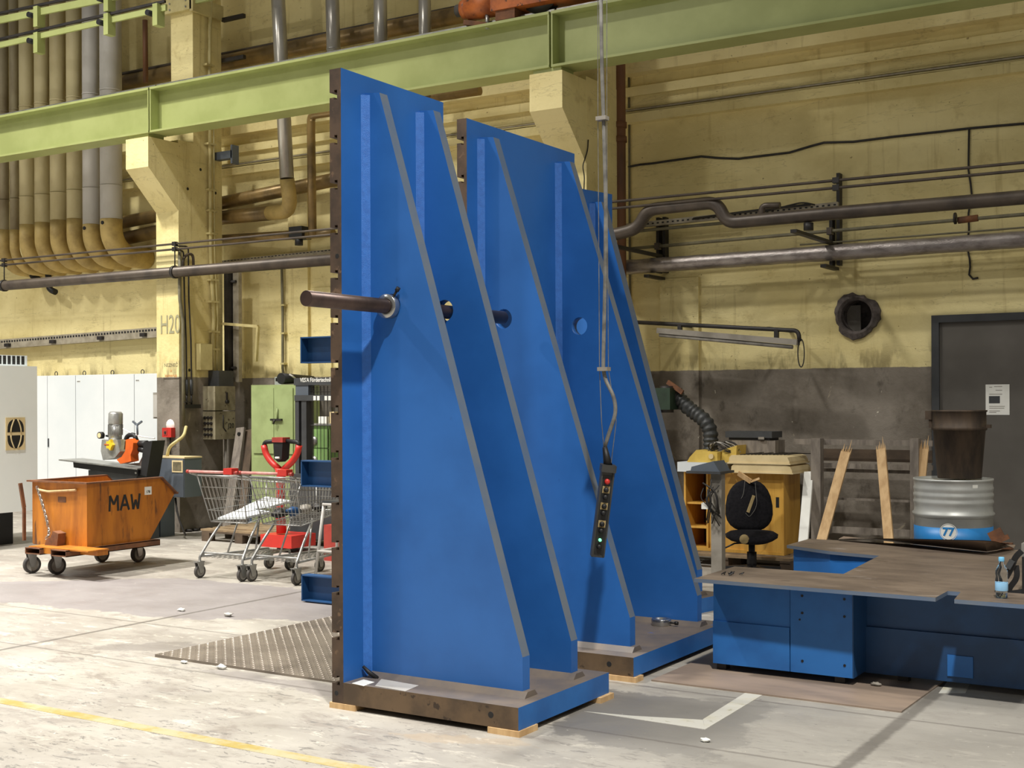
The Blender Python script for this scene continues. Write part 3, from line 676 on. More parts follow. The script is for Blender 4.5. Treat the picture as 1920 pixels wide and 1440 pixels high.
# wires lying on the wall ledge
for k in range(5):
    zz = zl+.012+.024*(k % 3); y = WY-.09+.022*(k//2)
    tag(B().tube([(-24+i*1.6, y+random.uniform(-.006, .006), zz+random.uniform(-.006, .008)) for i in range(20)], .009, 6).build('wall_cable', 'cable' if k == 3 else ('tray' if k % 2 else 'conduit')), ['lowest pale cable at the back of the upper wall ledge', 'grey cable at the back of the upper wall ledge', 'top pale cable in the middle of the upper wall ledge', 'black cable in the middle of the upper wall ledge', 'pale cable at the front lip of the upper wall ledge'][k], 'cable', 'cables along the wall ledge')
# ---- right bay services
t = thing('loop_pipe', 'dark pipe with an expansion loop on the right wall', 'pipe', PY(1500, 410, 11.5))
pts = [PY(1120, 445, 11.42), PY(1165, 437, 11.42), PY(1196, 428, 11.42), PY(1214, 393, 11.42), PY(1345, 379, 11.42), PY(1362, 418, 11.42), PY(1560, 400, 11.42), PY(1990, 364, 11.42)]
pts.append(pts[-1]+(pts[-1]-pts[-2])*2.2)
pp = arc(pts, .16, 7); B().tube(pp, .062, 18).build('pipe_run', 'pipe_dark', t)
q = PY(1428, 398, 11.42); B().tube(arc([(q.x, 11.42, q.z-.08), (q.x, 11.42, q.z+.06), (q.x+.18, 11.42, q.z+.05)], .05), .03, 10).build('vent_stub', 'pipe_dark', t)
q = PY(1516, 424, 11.42); B().cyl((q.x, 11.42, q.z-.04), (q.x, 11.42, q.z+.03), .045, 12).build('drain_plug', 'black_metal', t)
t = thing('foil_pipe', 'silver foil wrapped pipe along the lower right wall', 'pipe', PY(1550, 475, 12.35))
a, c = PY(1120, 505, 12.35), PY(1990, 444, 12.35); c = a+(c-a)*2.1
rnd = random.Random(5); N = 120
B().tube([a+(c-a)*(k/N) for k in range(N+1)], [.078+rnd.uniform(-.003, .003) for k in range(N+1)], 18).build('pipe_run', 'pipe_foil', t)
def thin(lab, pts, r, y, mt_='pipe_dark', grp='thin pipes on the right wall'):
    return tag(B().tube([PY(u, v, y) for u, v in pts], r, 8).build('thin_pipe', mt_), lab, 'pipe', grp)
thin('thin grey pipe just below the perforated rail on the right wall', [(1130, 440), (1240, 429), (1360, 418)], .017, 12.45, 'dull_olive')
t = thing('thin_pipe', 'thin grey pipe with a red valve above the foil wrapped pipe', 'pipe', PY(1500, 440, 12.4), 'thin pipes on the right wall')
B().tube([PY(1130, 471, 12.4), PY(1560, 433, 12.4), PY(1990, 396, 12.4), PY(1990, 396, 12.4)+Vector((5, 0, 0))], .018, 10).build('pipe_run', 'dull_olive', t)
q = PY(1815, 411, 12.4); B().cyl((q.x-.09, 12.4, q.z-.005), (q.x+.09, 12.4, q.z+.005), .032, 12).build('valve_body', 'rust', t)
q = PY(1792, 410, 12.4); B().cyl((q.x-.008, 12.38, q.z), (q.x+.008, 12.38, q.z), .055, 14).build('valve_wheel', 'black_metal', t)
for u in (1233, 1556): q = PY(u, 462-(u-1233)*.088, 12.4); B().box(q.x-.025, q.x+.025, 12.37, 12.44, q.z-.035, q.z+.035).build('pipe_clip', 'pipe_dark', t)
thin('thinnest pipe lying directly above the foil wrapped pipe', [(1500, 459), (1800, 436), (1990, 421)], .009, 12.4, 'dull_olive')
tr = thing('perforated_rail', 'dark perforated rail carrying cables on the right wall', 'rail', PY(1400, 400, 12.45))
a, c = PY(1140, 428, 12.45), PY(1572, 384, 12.45); B().beam(a, c, .05, .055).build('rail_bar', 'tray', tr)
b = B(); n = 44
for k in range(n): q = a+(c-a)*((k+.5)/n); b.box(q.x-.012, q.x+.012, 12.422, 12.426, q.z-.008, q.z+.008)
o = b.build('slot_holes', 'black', tr); o['kind'] = 'stuff'
B().tube(arc([PY(1430, 398, 12.4), PY(1480, 385, 12.4), PY(1505, 379, 12.4), PY(1528, 384, 12.4)], .2), .008, 6).build('cable', 'cable', tr)
B().tube(arc([PY(1300, 410, 12.4), PY(1420, 394, 12.4), PY(1520, 383, 12.4)], .2), .012, 6).build('cable', 'cable', tr)
for u, v0, v1, lb in ((1242, 408, 512, 'black upright bracket post beside the expansion loop'), (1567, 326, 498, 'black upright bracket post in the middle of the right wall')):
    t = thing('bracket_post', lb, 'bracket', PY(u, v1, 12.6), 'bracket posts on the right wall')
    p, q = PY(u, v0, 12.6), PY(u, v1, 12.6)
    for s_ in (-.045, .03): B().box(p.x+s_-.012, p.x+s_+.02, 12.56, WY, q.z, PY(u, max(v0, 405), 12.6).z if s_ < 0 else p.z).build('post', 'black_metal', t)
    for zz in (PY(u, 498 if u < 1400 else 478, 12.1).z-.10, zr-.09): B().box(p.x-.03, p.x+.03, 11.35 if zz > 3.1 else 12.2, 12.6, zz, zz+.03).build('arm', 'black_metal', t)
t = thing('downpipe', 'brown vertical downpipe in the corner of the second column', 'pipe', PY(1162, 500, 12.2))
x = PY(1162, 300, 12.2).x; B().cyl((x, 12.2, 0), (x, 12.2, 8.5), .065, 18).build('pipe_run', 'pipe_rust', t)
for v in (235, 262): q = PY(1162, v, 12.2); B().cyl((x, 12.2, q.z-.03), (x, 12.2, q.z+.03), .078, 18).build('socket_joint', 'pipe_rust', t)
x = PY(1179, 300, 12.63).x
tag(B().cyl((x, WY-.01, 2.4), (x, WY-.01, 5.3), .012, 8).build('thin_pipe', 'dull_olive'), 'thin vertical rod right beside the brown downpipe', 'pipe')
# jagged dark tube standing for the cracked wall panel joint
rnd = random.Random(2)
cab = [(1178, 312), (1200, 308), (1225, 307), (1250, 303), (1285, 297), (1315, 293), (1345, 296), (1385, 298), (1430, 292), (1480, 286), (1520, 274), (1545, 268), (1600, 266), (1680, 256), (1760, 247), (1817, 240)]
tag(B().tube([PY(u, v+rnd.uniform(-.8, .8), WY-.012) for u, v in cab]+[PY(1870, 236, WY-.012), PY(1990, 226, WY-.012), PY(1990, 226, WY-.012)+Vector((5, 0, .02))], .012, 6).build('panel_joint_crack', 'cable'), 'dark jagged panel joint crack across the upper right wall', 'cable')
tag(B().tube([PY(u, v, WY-.012) for u, v in ((1817, 241), (1816, 300), (1816, 320), (1820, 345), (1822, 365), (1816, 400), (1817, 430), (1813, 462), (1818, 485), (1819, 500), (1817, 515), (1824, 523), (1834, 521))], .010, 6).build('hanging_cable', 'cable'), 'thin black cable dropping down the right wall to a hook end', 'cable')
# tube lamp hung under a bent pipe
t = thing('tube_lamp', 'dusty fluorescent tube lamp hanging below a bent dark pipe', 'lamp', PY(1367, 640, 12.0))
a, c = PY(1235, 620, 12.0), PY(1497, 642, 12.0)
B().beam(a, c, .10, .055).build('lamp_housing', 'grey_box', t)
B().tube([a+Vector((.02, -.02, -.045)), c+Vector((-.05, -.02, -.045))], .02, 12).build('lamp_tube', 'hub', t)
t = thing('support_pipe', 'bent dark pipe above the dusty tube lamp', 'pipe', PY(1400, 610, 12.0))
B().tube(arc([PY(1150, 602, 12.0), PY(1380, 614, 12.0), PY(1497, 620, 12.0), PY(1499, 640, 12.0)], .1, 6), .021, 12).build('pipe_run', 'black_metal', t)
for u in (1275, 1456): q = PY(u, 612+(u-1275)*.045, 12.0); B().box(q.x-.02, q.x+.02, 11.98, 12.02, q.z-.075, q.z+.02).build('hanger', 'black_metal', t)
for u in (1250, 1440): q = PY(u, 607+(u-1250)*.045, 12.0); B().box(q.x-.015, q.x+.015, 12.0, WY, q.z-.015, q.z+.015).build('wall_arm', 'black_metal', t)
q = PY(1502, 662, 12.0)
tag(B().tube([(q.x+.032*math.cos(a), 12.0, q.z+.135*math.sin(a)) for a in [k*math.pi/14 for k in range(28)]], .006, 6, True).build('cable_loop', 'cable'), 'thin black cable loop hanging from the end of the tube lamp', 'cable')
# ================================================================== FLOOR PLATES AND LINES
b = B(); b.box(-14, 4.0, 4.47, 4.555, 0, .0012); b.build('yellow_line', 'yellow_line', fl)
p, q, r_, s_ = PZ(1095, 1334), PZ(1322, 1368), PZ(1318, 1350), PZ(1180, 1342)
B().prism([(v.x, v.y) for v in (p, q, r_, s_)], 'Z', 0, .0014).build('white_line', 'white_line', fl)
p, q, r_, s_ = PZ(1322, 1368), PZ(1440, 1297), PZ(1404, 1295), PZ(1318, 1349)
B().prism([(v.x, v.y) for v in (p, q, r_, s_)], 'Z', 0, .0016).build('white_line', 'white_line', fl)
p, q, r_, s_ = PZ(1692, 1338), PZ(1765, 1295), PZ(1815, 1278), PZ(1775, 1272)
B().prism([(v.x, v.y) for v in (PZ(1760, 1300), PZ(1810, 1300), PZ(1825, 1270), PZ(1782, 1270))], 'Z', 0, .0014).build('white_line', 'white_line', fl)
# checker plate: raised lozenges are one part of the plate
x0, x1, y0, y1 = -6.33, -4.75, 5.80, 7.70
t = thing('checker_plate', 'worn chequered steel plate on the floor left of nearest blue plate', 'floor plate', ((x0+x1)/2, (y0+y1)/2, 0))
b = B(); b.hexa([(x0, y0, .0), (x1, y0, .0), (x1, y1, 0), (x0, y1, 0), (x0, y0, .018), (x1, y0, .012), (x1, y1, .006), (x0, y1, .006)]); b.build('sheet', 'checker', t)
b = B(); nx, ny = 40, 48
for i in range(nx):
    for j in range(ny):
        x = x0+(i+.5)*(x1-x0)/nx; y = y0+(j+.5)*(y1-y0)/ny; a = math.radians(45 if (i+j) % 2 else -45)
        f = (y-y0)/(y1-y0); zt = (.018+(x-x0)/(x1-x0)*-.006)*(1-f)+.006*f
        c, s_ = math.cos(a), math.sin(a); L, w = .016, .005
        v = [b.bm.verts.new((x+c*L, y+s_*L, zt)), b.bm.verts.new((x-s_*w, y+c*w, zt)), b.bm.verts.new((x-c*L, y-s_*L, zt)), b.bm.verts.new((x+s_*w, y-c*w, zt))]
        k = b.bm.verts.new((x, y, zt+.0045))
        for m in range(4): b.face([v[m], v[(m+1) % 4], k])
o = b.build('raised_lozenges', 'checker', t); o['kind'] = 'stuff'
pa, pb, pc = PZ(1200, 1276), PZ(1690, 1337), PZ(1785, 1282)
b = B(); b.prism([(-3.27, 6.79), (pb.x, 6.775), (pb.x+.02, 7.9), (-3.27, 7.9)], 'Z', 0, .009)
tag(b.build('steel_sheet', 'steel_plate'), 'plain brownish steel sheet lying on the floor under the blue table', 'floor plate')
rnd = random.Random(9)
for (u, v, s_, lb, mt_) in ((415, 1254, .045, 'crumpled white scrap just left of the checker plate corner', 'paper'), (345, 1244, .03, 'small white scrap at the black edge of the checker plate', 'paper'), (428, 1156, .05, 'grey crumpled foil scrap on the open floor left', 'duct_grey'), (340, 1146, .04, 'thin white scrap on the dark floor strip left', 'paper'),
                            (1642, 1286, .035, 'small grey stone lying on the steel sheet before the table', 'grey_box'), (1322, 1391, .03, 'pale chip on the dark floor patch, front right', 'paper')):
    p = PZ(u, v, .009 if u == 1642 else 0); b = B(); b.ball((0, 0, 0), s_, (1, 1, .35), 8)
    for w in b.bm.verts: w.co *= rnd.uniform(.6, 1.15); w.co.y *= .6
    b.xf(Matrix.Translation(p+Vector((0, 0, s_*.3)))); tag(b.build('scrap' if u != 1642 else 'stone', mt_), lb, 'litter')
# ================================================================== BLUE TABLE ON THE RIGHT
T = .58
t = thing('blue_table', 'low dark blue steel welding table with a bare rusty top', 'table', (-1.6, 8.2, .02))
top = [(-3.115, 7.06), (-1.70, 7.03), (-1.70, 7.30), (-1.63, 7.30), (-1.60, 7.02), (.6, 7.0), (.6, 9.55), (-3.24, 9.5), (-3.24, 9.01), (-2.86, 8.80), (-2.48, 8.71), (-2.41, 7.70), (-3.115, 7.70)]
b = B(); b.prism(top, 'Z', T-.022, T)
for f in b.bm.faces:
    if abs(f.normal.z) < .5 if f.normal.length else False: f.material_index = 1
b.bm.normal_update()
for f in b.bm.faces: f.material_index = 0 if f.normal.z > .5 or f.calc_center_median().z > T-.001 else 1
b.build('table_top', ['table_top', 'blue_edge'], t)
xs = -2.585; xr = -2.215; zz = T-.022; zm = .31
B().box(-3.07, xs-.003, 7.235, 7.62, .05, zm-.004).box(-3.07, xs-.003, 7.245, 7.62, zm-.004, zz).build('front_panel', 'blue_table', t, bev=.004)
dr = B().box(xs+.003, xr, 7.235, 7.62, .05, zz).build('front_panel', 'blue_table', t, bev=.004)
for x in (xs+.075, xr-.045):
    for z in (.12, .40, .50): B().cyl((x, 7.232, z), (x, 7.24, z), .008, 8).build('bolt', 'black', dr)
B().cyl((xs+.06, 7.232, .36), (xs+.06, 7.24, .36), .006, 8).build('bolt', 'black', dr)
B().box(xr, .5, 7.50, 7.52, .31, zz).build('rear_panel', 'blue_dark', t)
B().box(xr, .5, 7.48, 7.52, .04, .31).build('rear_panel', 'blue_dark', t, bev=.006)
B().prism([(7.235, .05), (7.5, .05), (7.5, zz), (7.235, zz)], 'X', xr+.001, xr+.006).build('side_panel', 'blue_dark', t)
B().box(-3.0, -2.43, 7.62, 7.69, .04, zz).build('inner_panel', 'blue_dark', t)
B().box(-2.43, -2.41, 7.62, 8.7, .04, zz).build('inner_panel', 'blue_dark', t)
B().prism([(-3.2, 9.04), (-2.86, 8.83), (-2.5, 8.73), (-2.5, 8.78), (-2.84, 8.87), (-3.2, 9.1)], 'Z', .04, zz).build('inner_panel', 'blue_table', t)
B().box(-3.2, -3.18, 9.05, 9.45, .04, zz).build('end_panel', 'blue_table', t)
q = PY(1800, 1250, 7.47); B().box(q.x-.07, q.x+.07, 7.472, 7.48, q.z-.06, q.z+.06).build('cover_patch', 'blue_table', t)
for x, y in ((-3.03, 7.3), (-2.3, 7.3), (-2.0, 7.53), (-1.2, 7.6), (-3.1, 9.2), (.3, 7.6), (.3, 9.2)): B().box(x-.03, x+.03, y-.03, y+.03, .009, .06).build('foot', 'black_metal', t)
# bent sheet lying on the table
b = B(); f0, f1, f2 = PZ(1572, 1014, T), PZ(1852, 1044, T), PZ(1902, 1031, T); n = 14; rows = []
for i in range(n+1):
    k = i/n
    if k <= .8: c = f0.lerp(f1, k/.8); lift = .008+.098*(k/.8)**.8
    else: c = f1.lerp(f2, (k-.8)/.2); lift = .106*(1-(k-.8)/.2)**.8+.006
    rows.append([(c.x, c.y, T+lift), (c.x-.02, c.y+.10, T+lift*.72+.001), (c.x-.04, c.y+.26, T+.004)])
for up in (0, .004):
    V = [[b.bm.verts.new((x, y, z+up)) for x, y, z in r] for r in rows]
    for i in range(n):
        for j in range(2): b.face([V[i][j], V[i+1][j], V[i+1][j+1], V[i][j+1]])
tag(b.build('bent_sheet', 'steel_plate'), 'long thin steel sheet with a lifted front edge lying on the table', 'sheet')
# tiny swarf on the table corner
p = PZ(1372, 1079, T); rnd = random.Random(4); b = B()
for k in range(9): c = p+Vector((rnd.uniform(-.06, .06), rnd.uniform(-.04, .04), .006)); b.tube([c, c+Vector((rnd.uniform(-.02, .02), rnd.uniform(-.02, .02), .012)), c+Vector((rnd.uniform(-.03, .03), .01, .0))], .003, 5)
o = b.build('swarf', 'black'); o['kind'] = 'stuff'; tag(o, 'dark metal swarf on the front left corner of the blue table', 'swarf')
# water bottle
p = PZ(1878, 1121, T)
t = thing('water_bottle', 'clear water bottle with pale blue cap and label on the table', 'bottle', p)
k = .222
prof = [(.0, .003), (.026, .0), (.031, .006), (.030, .02), (.032, .035), (.0315, .07), (.0325, .085), (.0325, .10), (.030, .115), (.0325, .13), (.031, .145), (.022, .165), (.012, .185), (.0115, .2)]
inner = [(r*.97-.0006 if r > .002 else 0, z+.0012) for r, z in prof[::-1]]
B().lathe(prof, p, 24).build('bottle_body', 'clear_plastic', t)
B().lathe([(.0, .005), (.028, .006), (.0285, .05), (.0, .0502)], p, 20).build('water', 'clear_plastic', t)
M['label_blue'] = mat('label_blue', (150, 200, 236), (120, 178, 224), rough=.4)
B().lathe([(.0329, .04), (.0332, .041), (.0332, .083), (.0329, .084)], p, 24).build('label', 'label_blue', t)
M['cap_blue'] = mat('cap_blue', (120, 196, 240), rough=.4)
B().lathe([(.0145, .196), (.0150, .198), (.0150, .216), (.013, .2185), (.0, .2187)], p, 20).build('cap', 'cap_blue', t)
# camera with strap at the right edge
c = PZ(1914, 1112, T)
t = thing('camera_bag', 'black camera bag with a looped carrying strap at the right table edge', 'bag', (c.x, c.y, T))
B().box(c.x+.01, c.x+.30, c.y-.02, c.y+.2, T+.001, T+.20).build('bag_body', 'black', t, bev=.03)
B().box(c.x-.0, c.x+.2, c.y+.02, c.y+.16, T+.20, T+.27).build('top_housing', 'cable_grey', t, bev=.02)
yb = c.y-.03
for (pts, w) in (([PY(1916, 1035, yb), PY(1904, 1046, yb), PY(1893, 1075, yb), PY(1872, 1104, yb), PY(1870, 1118, yb), PY(1892, 1123, yb), PY(1930, 1123, yb)], .032),
                 ([PY(1905, 1062, yb+.02), PY(1908, 1085, yb+.02), PY(1893, 1104, yb+.02), PY(1890, 1116, yb+.02), PY(1925, 1110, yb+.02)], .03)):
    pp = arc(pts, .08, 6); b = B()
    for a, d in zip(pp, pp[1:]): b.beam(a, d+(d-a)*.15, w, .007, (.3, -1, .2))
    b.xf(Matrix.Translation((0, 0, .006))); b.build('strap', 'black', t)
q = PY(1894, 1058, yb-.01); B().obox(q, (.03, .02, .05), Matrix.Rotation(.5, 3, 'Y')).build('buckle', 'dark_grey', t, bev=.005)
# ================================================================== PENDANT CONTROL
py = 6.5
tp, bt = PY(1140, 873, py), PY(1119, 1043, py)
t = thing('pendant_control', 'black crane pendant with a column of push buttons hanging on its cable', 'pendant control', bt)
up_ = (tp-bt).normalized(); vw = Vector((0, 0, H))-(tp+bt)/2; vw.z = 0; vw.normalize(); vw = Matrix.Rotation(math.radians(9), 3, 'Z')@vw
xr_ = up_.cross(vw).normalized()*-1; fy = xr_.cross(up_)   # xr_: to the right seen from the hall
if fy.dot(vw) < 0: fy = -fy
xr_ = up_.cross(fy).normalized(); L = (tp-bt).length
Rm = Matrix(((xr_.x, fy.x, up_.x), (xr_.y, fy.y, up_.y), (xr_.z, fy.z, up_.z)))
def pl(x, y, z): return bt+xr_*x+fy*y+up_*z
B().obox(pl(0, 0, L/2), (.072, .06, L), Rm).build('housing', 'pend', t, bev=.008)
B().obox(pl(0, .031, L*.47), (.046, .006, L*.86), Rm).build('button_plate', 'black', t)
for s_ in (-.033, .033): B().obox(pl(s_, .034, L/2), (.009, .016, L*.98), Rm).build('guard_rail', 'pend', t, bev=.003)
B().obox(pl(0, .012, L*.975), (.084, .085, L*.075), Rm).build('top_collar', 'pend', t, bev=.006)
ys = [.835, .745, .665, .565, .49, .37, .295, .195, .12]
for k, f in enumerate(ys):
    z = L*f
    if k in (1, 3, 5): B().obox(pl(0, .0345, z), (.042, .004, .040), Rm).build('button_frame', 'foam', t, lab='yellowish square button frame')
    mt_, rr = ('red', .016) if k == 0 else (('green_light', .009) if k == 7 else ('black', .0145))
    B().lathe([(rr, 0), (rr, .012), (rr*.8, .018), (.0, .019)], pl(0, .034, z), 16, Rm@Matrix.Rotation(-math.pi/2, 3, 'X')).build('push_button' if k != 7 else 'indicator_lamp', mt_, t, lab={0: 'red stop button', 7: 'lit green lamp'}.get(k))
pc_ = PY(1134, 838, py)
B().tube([tp, tp.lerp(pc_, .5), pc_], [.026, .02, .014], 14).build('strain_relief', 'black', t)
cbl = [pc_, PY(1141, 815, py), PY(1155, 775, py), PY(1152, 745, py), PY(1135, 712, py), PY(1131, 692, py), PY(1132, 640, py), PY(1135, 520, py), PY(1136, 380, py), PY(1132, 225, py), PY(1128, 110, py), PY(1126, -60, py)]
B().tube(arc(cbl, .12, 6), .0115, 10).build('cable', 'cable_grey', t)
for u, v in ((1132, 692), (1129, 222)): q = PY(u, v, py-.01); B().box(q.x-.032, q.x+.032, py-.03, py+.015, q.z-.011, q.z+.011).build('cable_clamp', 'grey_box', t, bev=.003)
for dx_, mt_ in ((-.027, 'cable_grey'), (.03, 'cable_grey')):
    a, c, d = PY(1129, -60, py), PY(1129, 222, py), PY(1132, 692, py)
    e = tp+Vector((dx_*.6, 0, 0))
    o = Vector((dx_, 0, 0)); B().tube([a+o, c+o, d+o, PY(1131 if dx_ < 0 else 1152, 790, py)+o*.4, e], .0022, 5).build('support_wire', mt_, t)
# ================================================================== RIGHT WALL FURNITURE
# wooden cabinet on a pallet
t = thing('wooden_pallet', 'low worn wooden pallet under the yellow veneer cabinet', 'pallet', (-4.8, 12.0, 0))
for y in (11.68, 11.88, 12.08, 12.25): B().box(-5.5, -4.15, y-.06, y+.06, .115, .138).build('deck_board', 'wood_pal', t)
for x in (-5.45, -4.82, -4.2):
    B().box(x-.05, x+.05, 11.62, 12.3, .095, .115).build('cross_board', 'wood_dark', t)
    for y in (11.68, 12.0, 12.25): B().box(x-.05, x+.05, y-.05, y+.05, .0, .095).build('block', 'wood_dark', t)
cx0, cx1, cy0, cy1, cz0, cz1 = -5.33, -4.287, 11.84, 12.31, .14, .93
t = thing('wooden_cabinet', 'yellow veneer cabinet with sliding doors and an open shelf bay', 'cabinet', ((cx0+cx1)/2, (cy0+cy1)/2, cz0))
xm = PY(1327, 950, cy0).x
B().box(cx1-.02, cx1, cy0, cy1, cz0, cz1).build('side_panel', 'veneer', t)
B().box(cx0, cx0+.02, cy0, cy1, cz0, cz1).build('side_panel', 'veneer', t)
B().box(cx0+.02, cx1-.02, cy0, cy1, cz1-.022, cz1).build('top_panel', 'veneer', t)
B().box(cx0+.02, cx1-.02, cy0, cy1, cz0, cz0+.03).build('bottom_panel', 'veneer', t)
B().box(cx0+.02, cx1-.02, cy1-.012, cy1, cz0+.03, cz1-.022).build('back_panel', 'wood_dark', t)
B().box(xm-.02, xm, cy0+.01, cy1-.012, cz0+.03, cz1-.022).build('divider', 'veneer', t)
for z in (.36, .60): B().box(cx0+.02, xm-.02, cy0+.02, cy1-.012, z, z+.018).build('shelf', 'veneer', t)
xd = (xm+cx1-.02)/2
for xa_, xb_, y in ((xm, xd+.03, cy0+.03), (xd-.01, cx1-.02, cy0+.008)):
    d = B().box(xa_, xb_, y, y+.016, cz0+.03, cz1-.022).build('sliding_door', 'veneer', t)
    hx = xb_-.045 if xb_ > xd+.1 else xa_+.02
    B().box(hx-.016, hx+.016, y-.002, y+.004, .60, .70).build('finger_pull', 'black', d)
p = PY(1468, 870, 11.75); zt = cz1
for k, lb in ((0, 'lower one of two cream plastic covers stacked on the cabinet'), (1, 'upper one of two cream plastic covers stacked on the cabinet')):
    xa_, xb_ = PY(1370 - 4*k, 870, 11.76).x+.0, PY(1485-5*k, 870, 11.76).x
    z = zt+.002+k*.088
    t2 = thing('plastic_cover', lb, 'cover', ((xa_+xb_)/2, 12.0, z), 'cream covers on the cabinet')
    b = B(); b.prism([(xa_, z), (xb_, z), (xb_, z+.03), (xb_-.02, z+.07), (xb_-.06, z+.082), (xa_+.03, z+.082), (xa_+.008, z+.06)], 'Y', 11.76, 12.3); b.build('shell', 'cream', t2, bev=.006)
    B().box(xa_-.01, xb_+.012, 11.75, 12.31, z-.0015, z+.012).build('rim', 'cream', t2)
rnd = random.Random(8)
z2 = zt+.002+.088+.083
b = B()
for k in range(14): x = PY(1395+k*6, 852, 11.9).x; b.tube([(x, 11.8+.012*k, z2+.004), (x+.08, 12.05, z2+.012+.004*(k % 3)), (x+.12, 12.28, z2+.005)], .004, 5)
tag(b.build('wire_mesh', 'cable'), 'sagging piece of dark wire mesh on the upper cream cover', 'wire mesh')
p0, p1 = PY(1366, 850, 12.15), PY(1452, 825, 12.15)
zb_ = z2+.012
tag(B().box(PY(1376, 840, 12.1).x, PY(1457, 840, 12.1).x, 12.05, 12.32, zb_, zb_+.125).build('wooden_box', 'wood_old', bev=.003), 'grey wooden box behind the cream covers by the wall', 'box')
t = thing('tool_case', 'flat black plastic case lying on the grey wooden box', 'case', (PY(1408, 815, 12.1).x, 12.18, zb_+.126))
xa_, xb_ = PY(1365, 815, 12.1).x, PY(1452, 815, 12.1).x
B().box(xa_+.03, xb_-.03, 12.05, 12.3, zb_+.126, zb_+.15).build('case_base', 'black', t, bev=.005)
B().box(xa_, xb_, 12.03, 12.32, zb_+.15, zb_+.212).build('case_lid', 'dark_grey', t, bev=.01)
q = PY(1427, 823, 12.02); B().box(q.x-.03, q.x+.03, 12.02, 12.035, zb_+.135, zb_+.16).build('latch', 'grey_box', t)
# white board with the tangled yellow device
t = thing('white_board', 'white board lying under the yellowed device beside the blue rib', 'board', PY(1320, 868, 11.75))
q0, q1 = PY(1270, 873, 11.7), PY(1366, 873, 11.7)
zw = cz1+.076; B().box(q0.x, q1.x-.06, 11.7, 12.1, cz1+.001, zw+.02).build('sheet', 'white', t)
t = thing('yellow_device', 'yellowed plastic machine with a tangle of cables on the white board', 'machine', PY(1330, 858, 11.75))
xa_, xb_ = PY(1288, 855, 11.72).x, PY(1345, 855, 11.72).x; z = zw+.021
B().prism([(xa_, z), (xb_, z), (xb_, z+.10), (xa_+.10, z+.12), (xa_+.03, z+.05)], 'Y', 11.72, 12.0).build('housing', 'cream_y', t, bev=.008)
B().prism([(xb_+.005, z+.0), (xb_+.16, z+.0), (xb_+.17, z+.17), (xb_+.02, z+.12)], 'Y', 11.8, 12.05).build('rear_housing', 'cream_y', t, bev=.01)
B().cyl((xb_-.06, 11.72, z+.06), (xb_-.06, 11.70, z+.06), .025, 14).build('knob', 'cream', t)
rnd = random.Random(12)
for k in range(9):
    c = Vector((xb_+.02, 11.84, z+.12)); a0 = rnd.uniform(0, 6)
    pts = [c+Vector((.15*math.cos(a0+i*.55)*rnd.uniform(.7, 1.1), .08*math.sin(a0+i*.7), .055*math.sin(a0*2+i*.9)+.03)) for i in range(10)]
    B().tube(arc(pts, .05, 3), .005, 6).build('cable', 'duct_grey' if k % 3 == 0 else 'cable', t)
# monitor stand with post and sloped display
t = thing('display_stand', 'steel stand on a square grey post carrying a sloped panel', 'stand', PZ(1343, 1082))
ys_ = 10.85
x0_, x1_ = PY(1333, 960, ys_).x, PY(1353, 960, ys_).x
B().box(x0_, x1_, ys_, ys_+.085, .01, PY(1340, 889, ys_).z).build('post', 'grey_box', t, bev=.004)
B().box(x0_-.04, x1_+.03, ys_-.05, ys_+.13, 0, .012).build('foot_plate', 'dark_grey', t)
za = PY(1340, 888, ys_).z; xa_, xb_ = PY(1289, 885, ys_-.05).x, PY(1353, 885, ys_-.05).x
B().box(xa_, xb_, ys_-.08, ys_+.25, za, za+.022).build('tray', 'dark_grey', t, bev=.003)
B().prism([(xa_+.03, za+.022), (xb_-.02, za+.022), (xb_-.08, za+.115), (xa_+.04, za+.06)], 'Y', ys_-.05, ys_+.2).build('panel_box', 'grey_cab', t, bev=.004)
q = PY(1328, 950, ys_-.02); B().box(q.x-.05, q.x+.03, ys_-.06, ys_-.001, q.z-.02, q.z+.035).build('socket_box', 'paper', t, bev=.004)
rnd = random.Random(6)
for k in range(11):
    a = PY(1330+rnd.uniform(-14, 20), 900+rnd.uniform(-5, 20), ys_-.05); e = PY(1335+rnd.uniform(-18, 22), 975+rnd.uniform(-20, 12), ys_-.05)
    m1 = a.lerp(e, .4)+Vector((rnd.uniform(-.1, .1), rnd.uniform(-.05, -.01), rnd.uniform(-.05, .05)))
    B().tube(arc([a, m1, e], .1, 4), rnd.uniform(.004, .008), 6).build('cable', 'cable', t)
# fume extraction hose and its machine
t = thing('extraction_hose', 'black ribbed extraction hose curving down beside the rearmost plate', 'hose', PY(1330, 830, 12.0))
yh = 12.0
pts = arc([PY(1268, 742, yh), PY(1290, 765, yh), PY(1332, 795, yh), PY(1333, 845, yh)], .25, 8)
fine = []
for a, c in zip(pts, pts[1:]):
    n = max(1, int((c-a).length/.011))
    fine += [a.lerp(c, i/n) for i in range(n)]
B().tube(fine, [.073+.0055*(1 if (i//2) % 2 else -1) for i in range(len(fine))], 18).build('ribbed_tube', 'hose', t)
B().cyl(fine[0]-Vector((.10, 0, -.06)), fine[0]+Vector((.03, 0, -.02)), .08, 18).build('hose_cuff', 'black', t)
a, c = PY(1252, 716, yh-.09), PY(1280, 736, yh-.09); B().beam(a, c, .03, .045).build('clamp_arm', 'rust', t)
t = thing('drill_head', 'dark green machine head peeking out behind the rearmost plate', 'machine', PY(1250, 770, 11.9))
q0, q1 = PY(1200, 728, 11.9), PY(1264, 768, 11.9); B().box(q0.x, q1.x, 11.8, 12.1, q1.z, q0.z).build('housing', 'machine_green', t, bev=.015)
